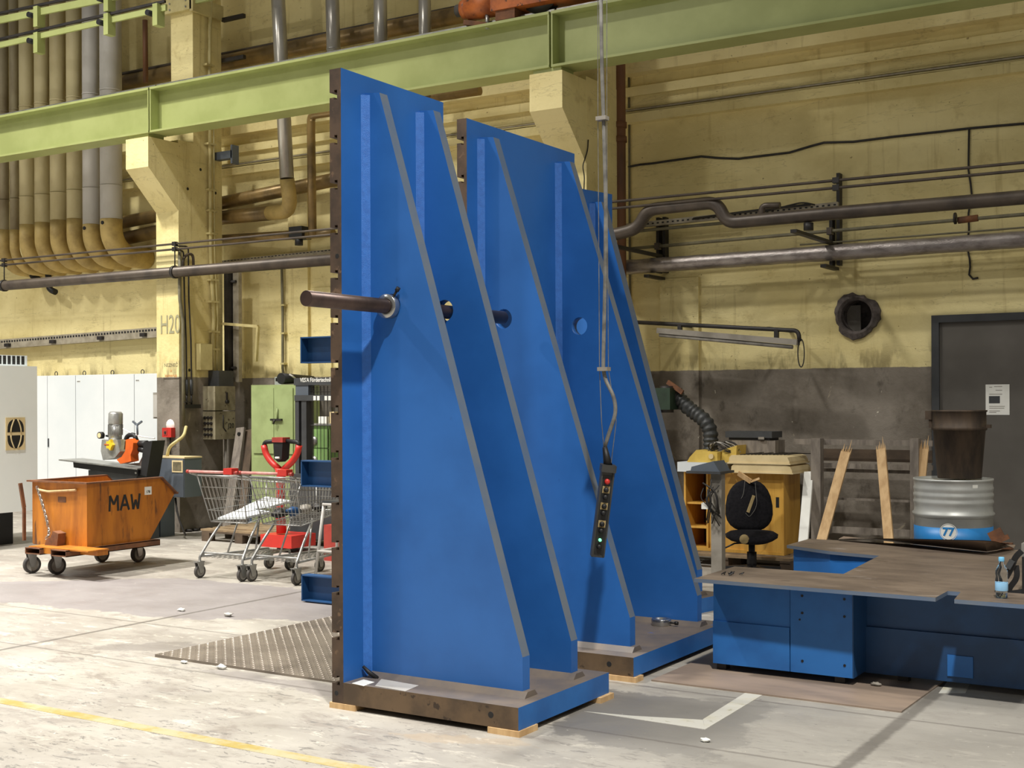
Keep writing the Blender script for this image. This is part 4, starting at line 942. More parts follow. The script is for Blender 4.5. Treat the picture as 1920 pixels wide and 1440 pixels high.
B().cyl((q1.x-.08, 11.9, q1.z-.03), (q1.x-.08, 11.9, q0.z+.02), .07, 16).build('spindle', 'black_metal', t)
B().box(q0.x, q0.x+.12, 11.9, 12.1, 0, q1.z).build('column', 'machine_green', t)
# office chair
p = PY(1402, 1010, 11.25)
t = thing('office_chair', 'black worn office swivel chair with torn seat before the cabinet', 'chair', (p.x, 11.35, 0), rz=math.radians(27))
b = B(); b.lathe([(.0, -.045), (.19, -.04), (.235, -.01), (.24, .02), (.2, .045), (.0, .05)], (0, 0, 0), 28)
for v in b.bm.verts: v.co.z += .03*(v.co.y < -.1)*(-(v.co.y+.1)/.14)*-1; v.co.x *= 1.02
b.xf(Matrix.Translation((0, 0, .365))); b.build('seat', 'fabric', t, local=True)
b = B(); n = 24
def sup(a, w, h, e=2.6): c, s_ = math.cos(a), math.sin(a); return (w*math.copysign(abs(c)**(2/e), c), h*math.copysign(abs(s_)**(2/e), s_))
for (sc, y) in ((.86, -.03), (1, -.012), (1, .015), (.9, .04)): pass
rings = []
for sc, y in ((.80, -.035), (.97, -.02), (1, .0), (.97, .025), (.8, .04)):
    rg = []
    for k in range(n):
        x, z = sup(2*math.pi*k/n, .235*sc, .245*sc); f = (z+.235)/.47; x *= 1.0-.22*f**2; rg.append(b.bm.verts.new((x, y+.02+.05*(1-f)*0-.02*math.cos(x*7)+.05*f, .635+z)))
    rings.append(rg)
for a, c in zip(rings, rings[1:]):
    for k in range(n): b.face([a[k], a[(k+1) % n], c[(k+1) % n], c[k]], True)
b.face(rings[0][::-1], True); b.face(rings[-1], True)
b.xf(Matrix.Translation((0, .20, 0))); back = b.build('backrest', 'fabric', t, local=True)
B().obox((0.01, .165, .655), (.028, .012, .17), Matrix.Rotation(.35, 3, 'Y')@Matrix.Rotation(-.1, 3, 'X')).build('torn_patch', 'foam', back, local=True, lab='pale torn strip')
seat_p = B(); seat_p.lathe([(.0, 0), (.045, 0), (.04, .008), (.0, .009)], (-.09, -.225, .362), 14, Matrix.Rotation(math.pi/2, 3, 'X')); seat_p.build('foam_patch', 'foam', t, local=True, lab='bare foam patch on the seat edge')
B().cyl((0, 0, .07), (0, 0, .32), .03, 16).cyl((0, 0, .07), (0, 0, .22), .045, 16).build('gas_lift', 'black', t, local=True)
B().box(-.07, .07, -.05, .22, .305, .322).beam((0, .2, .31), (0, .29, .55), .06, .02, (0, 1, 0)).build('seat_bracket', 'black', t, local=True)
B().tube([(-.05, .0, .305), (-.16, -.02, .30), (-.25, -.04, .26)], .008, 8).build('lever', 'black', t, local=True)
for k in range(5):
    a = 2*math.pi*k/5+.3; c, s_ = math.cos(a), math.sin(a)
    B().beam((0, 0, .085), (.28*c, .28*s_, .06), .045, .03).build('base_leg', 'black', t, local=True)
    B().cyl((.28*c-.02*s_, .28*s_+.02*c, .025), (.28*c+.02*s_, .28*s_-.02*c, .025), .025, 14).build('castor', 'black', t, local=True)
t = thing('cardboard_piece', 'bent cardboard piece with string hooked over the chair back', 'cardboard', PY(1405, 895, 11.5))
a, c, d = PY(1384, 887, 11.52), PY(1408, 903, 11.52), PY(1424, 897, 11.5)
B().beam(a, c, .012, .05, (0, -.3, 1)).build('card', 'wood_new', t); B().beam(c, d, .01, .02).build('card', 'wood_new', t)
B().tube(arc([PY(1397, 900, 11.5), PY(1393, 935, 11.5), PY(1370, 950, 11.48), PY(1360, 948, 11.48)], .1), .002, 5).build('string', 'cable_grey', t)
B().tube(arc([PY(1416, 905, 11.5), PY(1420, 950, 11.5), PY(1405, 970, 11.5), PY(1398, 962, 11.5)], .1), .002, 5).build('string', 'cable_grey', t)
# grey wooden rack frame
t = thing('wooden_rack', 'weathered grey wooden frame rack standing against the wall', 'rack', (PY(1630, 1000, 12.0).x, 12.1, 0))
def vb_(u0, u1, v0, z1, y0, y1, nm, mt_='wood_old'):
    a, c = PY(u0, v0, y0), PY(u1, v0, y0); B().box(a.x, c.x, y0, y1, z1, a.z).build(nm, mt_, t, bev=.003)
vb_(1520, 1538, 822, 0, 11.95, 12.05, 'post'); vb_(1706, 1722, 822, 0, 11.95, 12.05, 'post')
for u0, u1, v0, v1, y in ((1488, 1748, 823, 833, 12.05), (1538, 1748, 868, 877, 12.06), (1538, 1708, 878, 884, 12.12), (1540, 1708, 986, 998, 12.06), (1540, 1708, 932, 936, 12.2)):
    a, c = PY(u0, v0, y), PY(u1, v1, y); B().box(a.x, c.x, y, y+.035, a.z-(PY(u0, v0, y).z-PY(u0, v1, y).z), a.z).build('rail', 'wood_old', t, bev=.002)
a, c = PY(1540, 845, 12.3), PY(1748, 868, 12.3); B().box(a.x, c.x, 12.29, 12.31, c.z-.0, a.z+.02).build('back_board', 'wood_dark', t)
def plank(lab, u0, v0, u1, v1, w, y0, y1, mt_='wood_new', broken=True):
    a, c = PY(u0, v0, y0), PY(u1, v1, y1); t2 = thing('broken_plank' if broken else 'leaning_plank', lab, 'plank', c, 'planks leaning on the rack' if broken else None)
    B().beam(a, c, .028, w, (c-a).cross(Vector((0, 1, 0)))).build('board', mt_, t2)
    if broken:
        d = (a-c).normalized(); s_ = d.cross(Vector((0, 1, 0))).normalized(); r2 = random.Random(u0); b = B()
        for k in range(6):
            f = (k-2.5)/6; q = a+s_*f*w*1.1; L2 = r2.uniform(.03, .10) if k != 1 else .13
            b.tube([q-d*.02, q+d*L2+s_*r2.uniform(-.005, .01)], [.009, .001], 5)
        b.build('splinters', mt_, t2)
    return t2
plank('broken pale plank leaning left of the rack middle, splintered at the top', 1586, 848, 1536, 1030, .09, 11.93, 11.5)
plank('broken pale plank leaning near the right post, splintered at the top', 1652, 843, 1668, 1030, .085, 11.93, 11.5)
plank('pale plank standing behind the right post of the rack', 1733, 842, 1724, 930, .08, 12.0, 11.95)
plank('white painted plank leaning just right of the yellow cabinet', 1517, 885, 1506, 1020, .09, 12.0, 11.7, 'paper', False)
# oil drum with bucket
dxy = Vector((-2.33, 10.2)); R_ = .29; z = .16
t = thing('wooden_pallet', 'hidden wooden pallet carrying the grey drum behind the table', 'pallet', (dxy.x, dxy.y, 0))
for k in range(4): B().box(-2.75, -1.9, 9.9+k*.2-.07, 9.9+k*.2+.07, .13, .158).build('deck_board', 'wood_pal', t)
for x in (-2.7, -2.33, -1.95): B().box(x-.05, x+.05, 9.8, 10.6, 0, .13).build('bearer', 'wood_dark', t)
t = thing('oil_drum', 'grey steel drum with blue band and white 77 emblem', 'drum', (dxy.x, dxy.y, z))
zb0 = PY(1788, 988, 9.92).z; Zt = .872
prof = [(R_-.004, 0), (R_+.004, .004), (R_+.004, .016), (R_, .02), (R_, .27), (R_+.012, .285), (R_+.012, .295), (R_, .31), (R_, .50), (R_+.006, .51), (R_, .52), (R_+.006, .545), (R_, .555), (R_+.006, .58), (R_, .59), (R_+.014, .605) if False else (R_, .6), (R_, Zt-.02), (R_+.005, Zt-.014), (R_+.005, Zt), (R_-.006, Zt), (R_-.008, Zt-.018), (0, Zt-.018)]
ring_z = [PY(1788, v, 9.92).z-z for v in (968, 945, 932)]
prof = [(R_-.004, 0), (R_+.004, .004), (R_+.004, .016), (R_, .02)]
for zc, a in ((ring_z[0], .014), (ring_z[1], .006), (ring_z[2], .006), (ring_z[2]+.05, .005)): prof += [(R_, zc-.02), (R_+a, zc-.007), (R_+a, zc+.007), (R_, zc+.02)]
prof += [(R_, Zt-.02), (R_+.006, Zt-.014), (R_+.006, Zt), (R_-.006, Zt), (R_-.008, Zt-.018), (0, Zt-.018)]
body = B().lathe(prof, (dxy.x, dxy.y, z), 48).build('drum_body', 'drum', t)
zt_, zb_ = PY(1788, 991, 9.92).z, PY(1788, 1020, 9.92).z
B().lathe([(R_+.0002, zb_-.07), (R_+.0016, zb_-.07), (R_+.0016, zt_), (R_+.0002, zt_)], (dxy.x, dxy.y, 0), 48).build('blue_band', 'drum_blue', body)
d = Vector((-dxy.x, -dxy.y, 0)).normalized(); d = Matrix.Rotation(math.radians(-7), 3, 'Z')@d; rt = Vector((0, 0, 1)).cross(d)
ec = Vector((dxy.x, dxy.y, PY(1767, 997, 9.92).z))
def curved(nm, me_fn, mt_, off):
    pass
def onto(o, off):
    for v in o.data.vertices:
        x, zz = v.co.x, v.co.y; a = x/R_; q = ec+d*(R_+off+v.co.z)*math.cos(a)+rt*(R_+off)*math.sin(a); v.co = (q.x, q.y, ec.z+zz)
I = Matrix.Identity(4)
b = B(); n = 28
for r_a, r_b, zz in ((0, .056, .0), ): 
    cvs = [[b.bm.verts.new((r*math.cos(2*math.pi*k/n), r*math.sin(2*math.pi*k/n), 0)) for k in range(n)] for r in (.02, .04, .056)]
    b.face(cvs[0])
    for a, c in zip(cvs, cvs[1:]):
        for k in range(n): b.face([a[k], a[(k+1) % n], c[(k+1) % n], c[k]])
o = b.build('emblem_disc', 'paper', body); onto(o, .0024)
b = B(); cvs = [[b.bm.verts.new((r*math.cos(2*math.pi*k/n), r*math.sin(2*math.pi*k/n), 0)) for k in range(n)] for r in (.060, .064)]
for k in range(n): b.face([cvs[0][k], cvs[0][(k+1) % n], cvs[1][(k+1) % n], cvs[1][k]])
o = b.build('emblem_ring', 'paper', body); onto(o, .0024)
o = text('emblem_lettering', '77', .085, I, 'drum_blue', body, .003); onto(o, .0034)
o = text('stamped_lettering', 'T M C L  P M  MA', .022, Matrix.Translation((-.01, .115, 0)), 'ink_black', body, 0); onto(o, .004)
q = PY(1850, 914, 9.95); b = B(); b.box(-.022, .022, -.012, .012, 0, .001); o = b.build('label', 'paper', body)
for v in o.data.vertices: x = v.co.x+.2; a = x/R_; w_ = d*(R_+.002+v.co.z)*math.cos(a)+rt*(R_+.002)*math.sin(a); v.co = (dxy.x+w_.x, dxy.y+w_.y, q.z+v.co.y)
t = thing('metal_bucket', 'dark stained metal bucket standing on top of the grey drum', 'bucket', (dxy.x, dxy.y, z+Zt))
zz = z+Zt+.001-.018+.018; h = PY(1793, 769, 10.2).z-zz; bx_ = PY(1793, 850, 10.1).x
prof = [(0, .0), (.158, .0), (.162, .006), (.192, h*.70), (.203, h*.71), (.206, h*.75), (.198, h*.765), (.198, h*.97), (.206, h*.98), (.206, h), (.196, h), (.186, h*.7), (.15, .02), (0, .02)]
bk = B().lathe(prof, (bx_, 10.2, zz), 40).build('bucket_body', 'bucket', t)
B().box(bx_-.25, bx_-.198, 10.17, 10.23, zz+h*.86, zz+h*.99).box(bx_-.225, bx_-.195, 10.18, 10.22, zz+h*.74, zz+h*.86).build('lug', 'bucket', t, bev=.004)
B().box(bx_+.2, bx_+.235, 10.18, 10.22, zz+h*.74, zz+h*.79).build('lug', 'bucket', t, bev=.004)
t = thing('rusty_bracket', 'rusty brown steel bracket pieces lying right of the grey drum', 'scrap steel', PY(1870, 1018, 9.7))
q = PY(1868, 1003, 9.75); B().obox(q, (.10, .02, .075), Matrix.Rotation(-.5, 3, 'Y')).build('plate', 'rust', t); B().obox(q+Vector((.04, -.02, -.03)), (.11, .02, .035), Matrix.Rotation(-.5, 3, 'Y')).build('bar', 'rust', t)
B().box(q.x-.06, q.x+.10, 9.76, 9.84, 0, q.z-.06).build('stem', 'rust', t)
# ================================================================== LEFT SIDE
# large white machine cabinet at the frame edge
mx, my = -12.6, PX(70, 800, -12.6).y; mz0, mz1 = PX(60, 957, -12.6).z, PX(70, 687, -12.6).z
t = thing('machine_cabinet', 'large pale machine cabinet with oval vent at the left frame edge', 'cabinet', (mx-.6, my-.9, 0))
B().box(mx-1.2, mx, my-1.9, my, mz0, mz1).build('housing', 'white_mach', t, bev=.006)
B().box(mx-1.1, mx-.25, my-1.8, my-.15, .0, mz0).build('gap_shade_block', 'black', t)  # black block puts in the shade of the open gap underneath
v0, v1 = PX(10, 783, mx), PX(46, 843, mx)
fr = B().box(mx-.005, mx+.012, v0.y, v1.y, v1.z, v0.z).build('vent_frame', 'cream', t, bev=.004)
yc, zc = (v0.y+v1.y)/2, (v0.z+v1.z)/2; hy, hz = abs(v1.y-v0.y)/2, abs(v0.z-v1.z)/2
for s_ in (1, -1):
    pts = [(yc+hy*.86*math.cos(a)*(1 if True else 1), zc+s_*(hz*.10+hz*.80*max(0, math.sin(a))**.6)) for a in [math.pi*k/14 for k in range(15)]]
    B().prism(pts, 'X', mx+.011, mx+.0145).build('vent_opening', 'black', fr)
    for k in (-1, 1):
        pp = [Vector((mx+.018, yc+k*hy*(.18+.36*math.sin(math.pi*.5*(1-i/6))), zc+s_*(hz*.1+hz*.78*i/6))) for i in range(7)]
        B().tube(pp, .008, 6).build('vent_rib', 'cream', fr)
g0, g1 = PX(-40, 664, mx-.15), PX(51, 685, mx-.15)
t = thing('vent_box', 'white box with round perforations on top of the pale machine cabinet', 'vent box', (mx-.3, g1.y-.4, mz1))
B().box(mx-.55, mx-.15, g1.y-1.2, g1.y, mz1, g0.z).build('housing', 'white', t, bev=.004)
b = B(); zt_ = g0.z
for i in range(14):
    for j in range(4):
        y = g1.y-.06-i*.062; z = mz1+.022+(zt_-mz1-.03)*(j+.5)/4; b.obox((mx-.149, y, z), (.003, .04, .024))
b.build('perforations', 'black', t)['kind'] = 'stuff'
# row of white cabinets along the wall
cy_ = 11.84; us = [62, 89, 142, 195, 252, 299]
for i, (u0, u1) in enumerate(zip(us, us[1:])):
    x0, x1 = PY(u0, 800, cy_).x, PY(u1, 800, cy_).x; zt_ = PY(300, 700, cy_).z
    t = thing('control_cabinet', ['white narrow cabinet directly beside the pale machine', 'white cabinet with a black hinge strip, second in the row', 'white cabinet with a tiny label, middle of the row', 'white cabinet behind the silver motor, fourth in the row', 'white cabinet with a tiny label, next to the numbered column'][i], 'cabinet', ((x0+x1)/2, cy_+.2, 0), 'row of white cabinets')
    B().box(x0+.004, x1-.004, cy_+.02, cy_+.4, .0, zt_).build('carcass', 'white', t)
    d = B().box(x0+.005, x1-.005, cy_, cy_+.02, .08, zt_-.004).build('door', 'white', t, bev=.003)
    if i in (2, 4):
        B().box(x0+.03, x0+.10, cy_-.002, cy_, zt_-.10, zt_-.075).build('label', 'paper', d)
        for k in range(4): B().box(x0+.034+.016*k, x0+.045+.016*k, cy_-.0026, cy_-.002, zt_-.096, zt_-.08).build('printed_line', 'dark_grey', d)
    if i == 1: B().box(x0+.02, x0+.034, cy_-.012, cy_, PY(90, 838, cy_).z, PY(90, 822, cy_).z).build('latch', 'dark_grey', d)
    B().tube([(x1-.06+.03*math.cos(a), cy_+.2, zt_+.03+.03*math.sin(a)) for a in [k*math.pi/8 for k in range(16)]], .006, 6, True).build('lifting_eye', 'black_metal', t)
# orange tipping skip
bx1 = -9.79; bx0 = -10.58; by = 8.14
def S_(u, v): q = PX(u, v, bx1); return (q.y, q.z)
side = [(by, .27), S_(280, 1014), S_(328, 924), S_(300, 895), (by, S_(163, 906)[1])]
t = thing('tipping_skip', 'rusty orange tipping skip on four castors with black painted letters', 'skip', ((bx0+bx1)/2, 8.7, 0))
def shell(x0, x1, pr): return B().prism(pr, 'X', x0, x1)
body = shell(bx1-.012, bx1, side).build('side_plate', 'orange_bin', t)
shell(bx0, bx0+.012, side).build('side_plate', 'orange_bin', t)
b = B(); b.box(bx0+.012, bx1-.012, by, by+.012, .27, side[4][1])
rear = b.build('rear_plate', 'orange_bin', t)
b = B()
for a, c in ((side[0], side[1]), (side[1], side[2])): b.beam(((bx0+bx1)/2, a[0], a[1]), ((bx0+bx1)/2, c[0], c[1]), bx1-bx0-.024, .012)
b.build('floor_plate', 'orange_bin', t)
b = B()
for x, s_ in ((bx0, -1), (bx1, 1)):
    for a, c in ((side[4], side[3]), (side[3], side[2])): b.beam((x+s_*.012, a[0], a[1]), (x+s_*.012, c[0], c[1]), .05, .014)
b.beam((bx0-.04, by-.012, side[4][1]), (bx1+.04, by-.012, side[4][1]), .05, .016)
b.beam((bx0-.03, side[2][0], side[2][1]), (bx1+.03, side[2][0], side[2][1]), .04, .02)
b.build('rim', 'rust', t)
q = PX(234, 942, bx1+.001)
hL, wL = .15, .105
for k, strokes in enumerate((((0, 0), (.06, 1), (.5, .42), (.94, 1), (1, 0)), ((0, 0), (.5, 1), (1, 0)), ((0, 1), (.22, 0), (.5, .62), (.78, 0), (1, 1)))):
    b = B(); y0 = q.y+(k-1)*.135-wL/2
    segs = [(strokes[n], strokes[n+1]) for n in range(len(strokes)-1)]+([((.22, .34), (.78, .34))] if k == 1 else [])
    for n, (a, c) in enumerate(segs): b.beam((bx1+.001+.0003*n, y0+a[0]*wL, q.z-hL/2+a[1]*hL), (bx1+.001+.0003*n, y0+c[0]*wL, q.z-hL/2+c[1]*hL), .025, .002, (1, 0, 0))
    b.build('painted_letter', 'ink_black', body)
a, c = PX(271, 913, bx1), PX(284, 927, bx1)
lb = B().box(bx1, bx1+.002, a.y, c.y, c.z, a.z).build('number_label', 'paper', body)
text('label_number', '178', .035, frame((bx1+.0026, (a.y+c.y)/2, c.z+.028), (0, 1, 0), (0, 0, 1)), 'ink_black', lb, .001, .0003)
for pl_ in (((122, 932), (122+15, 938)),):
    a, c = PY(109, 931, by), PY(124, 942, by); B().box(a.x, c.x, by-.003, by, c.z, a.z).build('name_plate', 'rust', rear)
fk = []
for u0, u1 in ((47, 75), (95, 124)):
    a, c = PY(u0, 1021, 7.86), PY(u1, 1034, 7.86); x0, x1, z0_, z1_ = a.x, c.x, .215, .275
    b = B()
    for q in ((x0, x0+.008, z0_, z1_), (x1-.008, x1, z0_, z1_), (x0, x1, z1_-.008, z1_), (x0, x1, z0_, z0_+.008)): b.box(q[0], q[1], 7.86, 9.0, q[2], q[3])
    b.box(x0+.008, x1-.008, 8.2, 8.21, z0_, z1_); fk.append((x0, x1)); b.build('fork_pocket', 'rust', t)
B().box(fk[0][0], fk[1][1]+.25, 7.9, 8.14, .27, .282).box(fk[0][1], fk[1][0], 7.9, 8.1, .225, .27).box(fk[1][1]+.0, fk[1][1]+.24, 8.02, 8.14, .225, .27).build('chassis_plate', 'orange_bin', t)
def castor(par, x, y, r, w, zt_, rz, mt_='hub', fork='zinc', nm='castor'):
    o = B(); o.prism([(-.03-r*.3, zt_), (.03+r*.1, zt_), (r*.35, r*1.0), (r*.1, r*.75), (-r*.25, r*.75)], 'Y', w/2+.004, w/2+.010)
    o.prism([(-.03-r*.3, zt_), (.03+r*.1, zt_), (r*.35, r*1.0), (r*.1, r*.75), (-r*.25, r*.75)], 'Y', -w/2-.010, -w/2-.004)
    o.box(-.04-r*.3, .04, -w/2-.012, w/2+.012, zt_-.006, zt_)
    o.xf(Matrix.Translation((x, y, 0))@Matrix.Rotation(rz, 4, 'Z')); cs = o.build(nm, fork, par, local=(par.name.startswith('shopping')))
    Rw = Matrix.Rotation(rz, 3, 'Z')@Matrix.Rotation(math.pi/2, 3, 'X')
    wl = B().lathe([(.0, -w*.42), (r*.7, -w*.42), (r*.74, -w/2), (r*.95, -w/2), (r, -w*.3), (r, w*.3), (r*.95, w/2), (r*.74, w/2), (r*.7, w*.42), (0, w*.42)], (x, y, r), 24, Rw)
    for f in wl.bm.faces:
        d = (f.calc_center_median()-Vector((x, y, r))).length; f.material_index = 1 if d < r*.72 else 0
    wl.build('wheel', ['rubber', mt_], cs, local=False if not par.name.startswith('shopping') else True); return cs
for u, v, rz in ((60, 1075, 1.3), (107, 1077, 1.3), (191, 1054, 1.57), (259, 1054, 1.57)):
    p = PZ(u, v); castor(t, p.x, p.y, .085, .045, .225, rz)
B().beam((bx0-.06, by-.05, .30), (bx0-.06, by-.05, .62), .02, .03, (0, 1, 0)).beam((bx0-.06, by-.05, .62), (bx0-.09, by-.07, .86), .02, .035, (0, 1, 0)).build('release_lever', 'rust', t)
b = B(); cp_ = [PY(70, 915, by-.03), PY(78, 940, by-.03), PY(88, 975, by-.04), PY(93, 1003, by-.05), PY(82, 1014, by-.06)]
path = arc(cp_, .05, 4); acc = []
for a, c in zip(path, path[1:]):
    n = max(1, int((c-a).length/.03)); acc += [(a.lerp(c, i/n), (c-a).normalized()) for i in range(n)]
for i, (q, d) in enumerate(acc):
    s_ = d.cross(Vector((0, 1, 0))).normalized() if i % 2 else Vector((0, 1, 0))
    b.tube([q+d*.022*math.cos(a)+s_*.012*math.sin(a) for a in [k*math.pi/4 for k in range(8)]], .0045, 5, True)
b.build('chain', 'zinc', t)
q = PY(107, 1003, by-.05); B().prism([(q.x-.12, .28), (q.x+.06, .28), (q.x+.08, .40), (q.x+.0, .42), (q.x-.03, .36), (q.x-.09, .34)], 'Y', by-.10, by-.01).build('tipping_latch', 'rust', t)
B().tube(arc([PY(72, 918, by-.02), PY(90, 922, by-.02), PY(142, 919, by-.02)], .04), .012, 8).build('grab_bar', 'wood_new', t)
# sawing machine behind the skip
sy = 10.6
t = thing('sawing_machine', 'black tilting sawing machine with silver motor and orange arm behind the skip', 'machine', PY(240, 1000, sy))
def G(u, v, y=sy): return PY(u, v, y)
a, c = G(125, 861), G(272, 878); B().hexa([(a.x, sy-.12, a.z-.012), (c.x, sy-.12, c.z-.012), (c.x, sy+.25, c.z-.012), (a.x, sy+.25, a.z-.012), (a.x, sy-.12, a.z+.004), (c.x, sy-.12, c.z+.004), (c.x, sy+.25, c.z+.004), (a.x, sy+.25, a.z+.004)]).build('table_plate', 'zinc', t)
B().prism([(q.x, q.z) for q in (G(147, 866), G(268, 880), G(268, 892), G(205, 884), G(148, 876))], 'Y', sy-.08, sy+.2).build('table_bracket', 'black', t)
B().prism([(q.x, q.z) for q in (G(270, 890), G(277, 828), G(293, 826), G(282, 893))], 'Y', sy-.06, sy+.14).build('tilt_post', 'black', t)
q = G(265, 886); B().cyl((q.x, sy-.09, q.z), (q.x, sy-.06, q.z), .012, 10).build('pivot_bolt', 'zinc', t)
B().box(G(172, 900).x, G(262, 900).x, sy-.05, sy+.3, 0, G(200, 882).z).build('base_body', 'dark_grey', t, bev=.005)
m0, m1 = G(216, 828), G(217, 772); d = (m1-m0); r_ = .082
B().tube([m0, m0+d*.55], r_*.96, 24).build('motor_body', 'alu', t)
b = B()
for k in range(26): a = 2*math.pi*k/26; o_ = Vector((math.cos(a), math.sin(a), 0))*r_*.97; b.beam(m0+o_+d*.22, m0+o_+d*.58, .004, .018, o_)
b.build('cooling_fins', 'alu', t)
B().tube([m0+d*.58, m0+d*.62, m0+d*.94, m0+d*1.0], [r_*1.0, r_*1.05, r_*1.03, r_*.8], 24).build('fan_cowl', 'alu', t)
B().prism([(q.x, q.z) for q in (G(202, 824), G(231, 824), G(236, 846), G(226, 858), G(204, 862), G(200, 845))], 'Y', sy-.09, sy+.1).build('gearbox', 'alu', t, bev=.008)
q = G(208, 834, sy-.1); pts = [(q.x+(.045 if k % 2 else .062)*math.cos(k*math.pi/5), q.z+(.045 if k % 2 else .07)*math.sin(k*math.pi/5)) for k in range(10)]
B().prism(pts, 'Y', sy-.13, sy-.091).build('star_knob', 'yellow', t, bev=.004)
q = G(201, 834, sy-.13); B().cyl((q.x-.05, sy-.12, q.z), (q.x+.03, sy-.12, q.z), .014, 10).build('knob_stem', 'rust_orange', t)
q = G(196, 816); B().cyl((q.x, sy-.08, q.z), (q.x, sy-.03, q.z), .042, 16).build('gauge_body', 'black', t); B().cyl((q.x, sy-.083, q.z), (q.x, sy-.08, q.z), .03, 16).build('gauge_face', 'cream', t)
B().beam(G(199, 817), G(208, 819), .02, .02).build('gauge_pipe', 'black', t)
B().prism([(q.x, q.z) for q in (G(248, 824), G(256, 822), G(262, 830), G(261, 842), G(257, 852), G(258, 864), G(246, 867), G(238, 869), G(231, 861), G(240, 856), G(247, 845))], 'Y', sy-.10, sy+.02).build('swing_arm', 'orange', t, bev=.006)
B().tube(arc([G(234, 836), G(238, 816), G(252, 815), G(256, 826)], .1, 6), .028, 10).build('blade_guard', 'black', t)
B().prism([(q.x, q.z) for q in (G(240, 823), G(248, 826), G(246, 842), G(241, 842))], 'Y', sy-.11, sy-.07).build('guard_cover', 'grille', t)
B().cyl(G(262, 832), G(276, 832), .04, 12).cyl(G(262, 842), G(274, 845), .035, 12).build('vise_screw', 'black', t)
B().prism([(q.x, q.z) for q in (G(228, 870), G(270, 876), G(274, 858), G(262, 856), G(256, 868))], 'Y', sy+.04, sy+.06).build('rear_plate', 'pipe_foil', t)
B().cyl(G(258, 816), G(257, 795), .012, 10).build('handle_stem', 'grey_cab', t)
b = B()
for u in (249, 266): b.beam(G(257, 797), G(u, 790), .02, .02)
b.build('cross_handle', 'grey_cab', t)
B().tube(arc([G(231, 804), G(245, 812), G(262, 818), G(290, 822)], .1), .008, 6).build('hose', 'paper', t)
t = thing('switch_cabinet', 'blue grey switch cabinet with cream vent at the foot of the column', 'cabinet', PY(320, 935, 10.95))
ky = 10.95; a, c = PY(284, 858, ky), PY(346, 933, ky)
B().box(a.x, c.x, ky, ky+.28, c.z, a.z).build('carcass', 'grey_cab', t, bev=.004)
B().box(a.x-.005, c.x+.005, ky-.005, ky+.285, a.z, a.z+.018).build('top_panel', 'cream', t)
xm = PY(319, 890, ky).x; B().box(xm, c.x-.006, ky-.012, ky, c.z+.006, a.z-.006).build('door', 'grey_cab', t)
f0, f1 = PY(323, 863, ky-.013), PY(343, 886, ky-.013); B().box(f0.x, f1.x, ky-.02, ky-.012, f1.z, f0.z).build('vent_frame', 'cream', t); e_ = .018
B().box(f0.x+e_, f1.x-e_, ky-.022, ky-.019, f1.z+e_, f0.z-e_).build('vent_mesh', 'grille', t)
B().box(a.x+.05, a.x+.13, ky+.02, ky+.25, 0, c.z).build('pedestal', 'grey_cab', t)
B().tube(arc([PY(313, 857, ky+.1), PY(317, 838, ky+.1), PY(330, 828, ky+.1), PY(345, 818, 11.2), PY(349, 800, 11.3)], .2, 6), .02, 8).build('cable', 'conduit', t)
B().tube(arc([PY(329, 934, ky+.1), PY(332, 960, ky), PY(340, 985, ky), PY(348, 1004, ky)], .2, 6), .012, 8).build('cable', 'cable', t)
# things on the column
a, c = PY(287, 736, 11.5), PY(304, 785, 11.5)
t = thing('terminal_box', 'pale grey terminal box on the left edge of the column', 'box', ((a.x+c.x)/2, 11.5, c.z))
B().box(a.x, -12.452, 11.5, 11.6, c.z, a.z).build('box_body', 'grey_box', t, bev=.01); B().box(a.x+.012, -12.465, 11.49, 11.5, c.z+.02, a.z-.03).build('lid', 'duct_grey', t, bev=.006)
a, c = PY(305, 802, 11.40), PY(322, 820, 11.40)
t = thing('fire_alarm', 'red fire alarm call box on the grey foot of the column', 'alarm', ((a.x+c.x)/2, 11.43, c.z))
B().box(a.x, c.x, 11.39, 11.46, c.z, a.z).build('box_body', 'red', t, bev=.006); xm, zm_ = (a.x+c.x)/2-.02, (a.z+c.z)/2
B().box(xm-.03, xm+.03, 11.385, 11.392, zm_-.03, zm_+.03).build('window', 'red_dull', t); B().box(xm-.015, xm+.015, 11.38, 11.386, zm_-.015, zm_+.015).build('button', 'ink_black', t)
B().cyl((xm+.03, 11.44, c.z-.22), (xm+.03, 11.44, c.z), .008, 6).build('cable', 'cable', t)
# electrical boxes on the side of the column
ex0, ex1, ey0, ey1 = -12.048, -11.83, 11.86, 12.22
zA, zB, zC = PY(395, 724, ey0).z, PY(395, 771, ey0).z, PY(395, 824, ey0).z
t = thing('switch_box', 'worn olive metal switch box with lever, upper one on the column', 'switch box', (ex1, 12.0, zB), 'switch boxes on the column')
bd = B().box(ex0, ex1, ey0, ey1, zB+.01, zA).build('box_body', 'elec', t, bev=.012)
B().beam((ex1+.012, 12.06, zB+.1), (ex1+.012, 12.06, zA-.08), .015, .02, (0, 1, 0)).build('lever', 'black_metal', t)
B().cyl((ex1, 12.06, zB+.12), (ex1+.03, 12.06, zB+.12), .025, 10).build('lock', 'black_metal', t)
B().box(ex0, ex1-.03, ey0+.1, ey1, zA, zA+.2).build('cable_housing', 'dark_grey', t)
t = thing('switch_box', 'worn olive metal box with rows of sockets, lower one on the column', 'switch box', (ex1, 12.0, zC), 'switch boxes on the column')
B().box(ex0, ex1, ey0, ey1, zC, zB-.002).build('box_body', 'elec', t, bev=.012)
for i in range(3):
    for j in range(4):
        x = ex0+.045+.055*i; z = zC+.06+.072*j; B().cyl((x, ey0-.018, z), (x, ey0+.002, z), .02, 10).build('socket', 'black_metal', t)
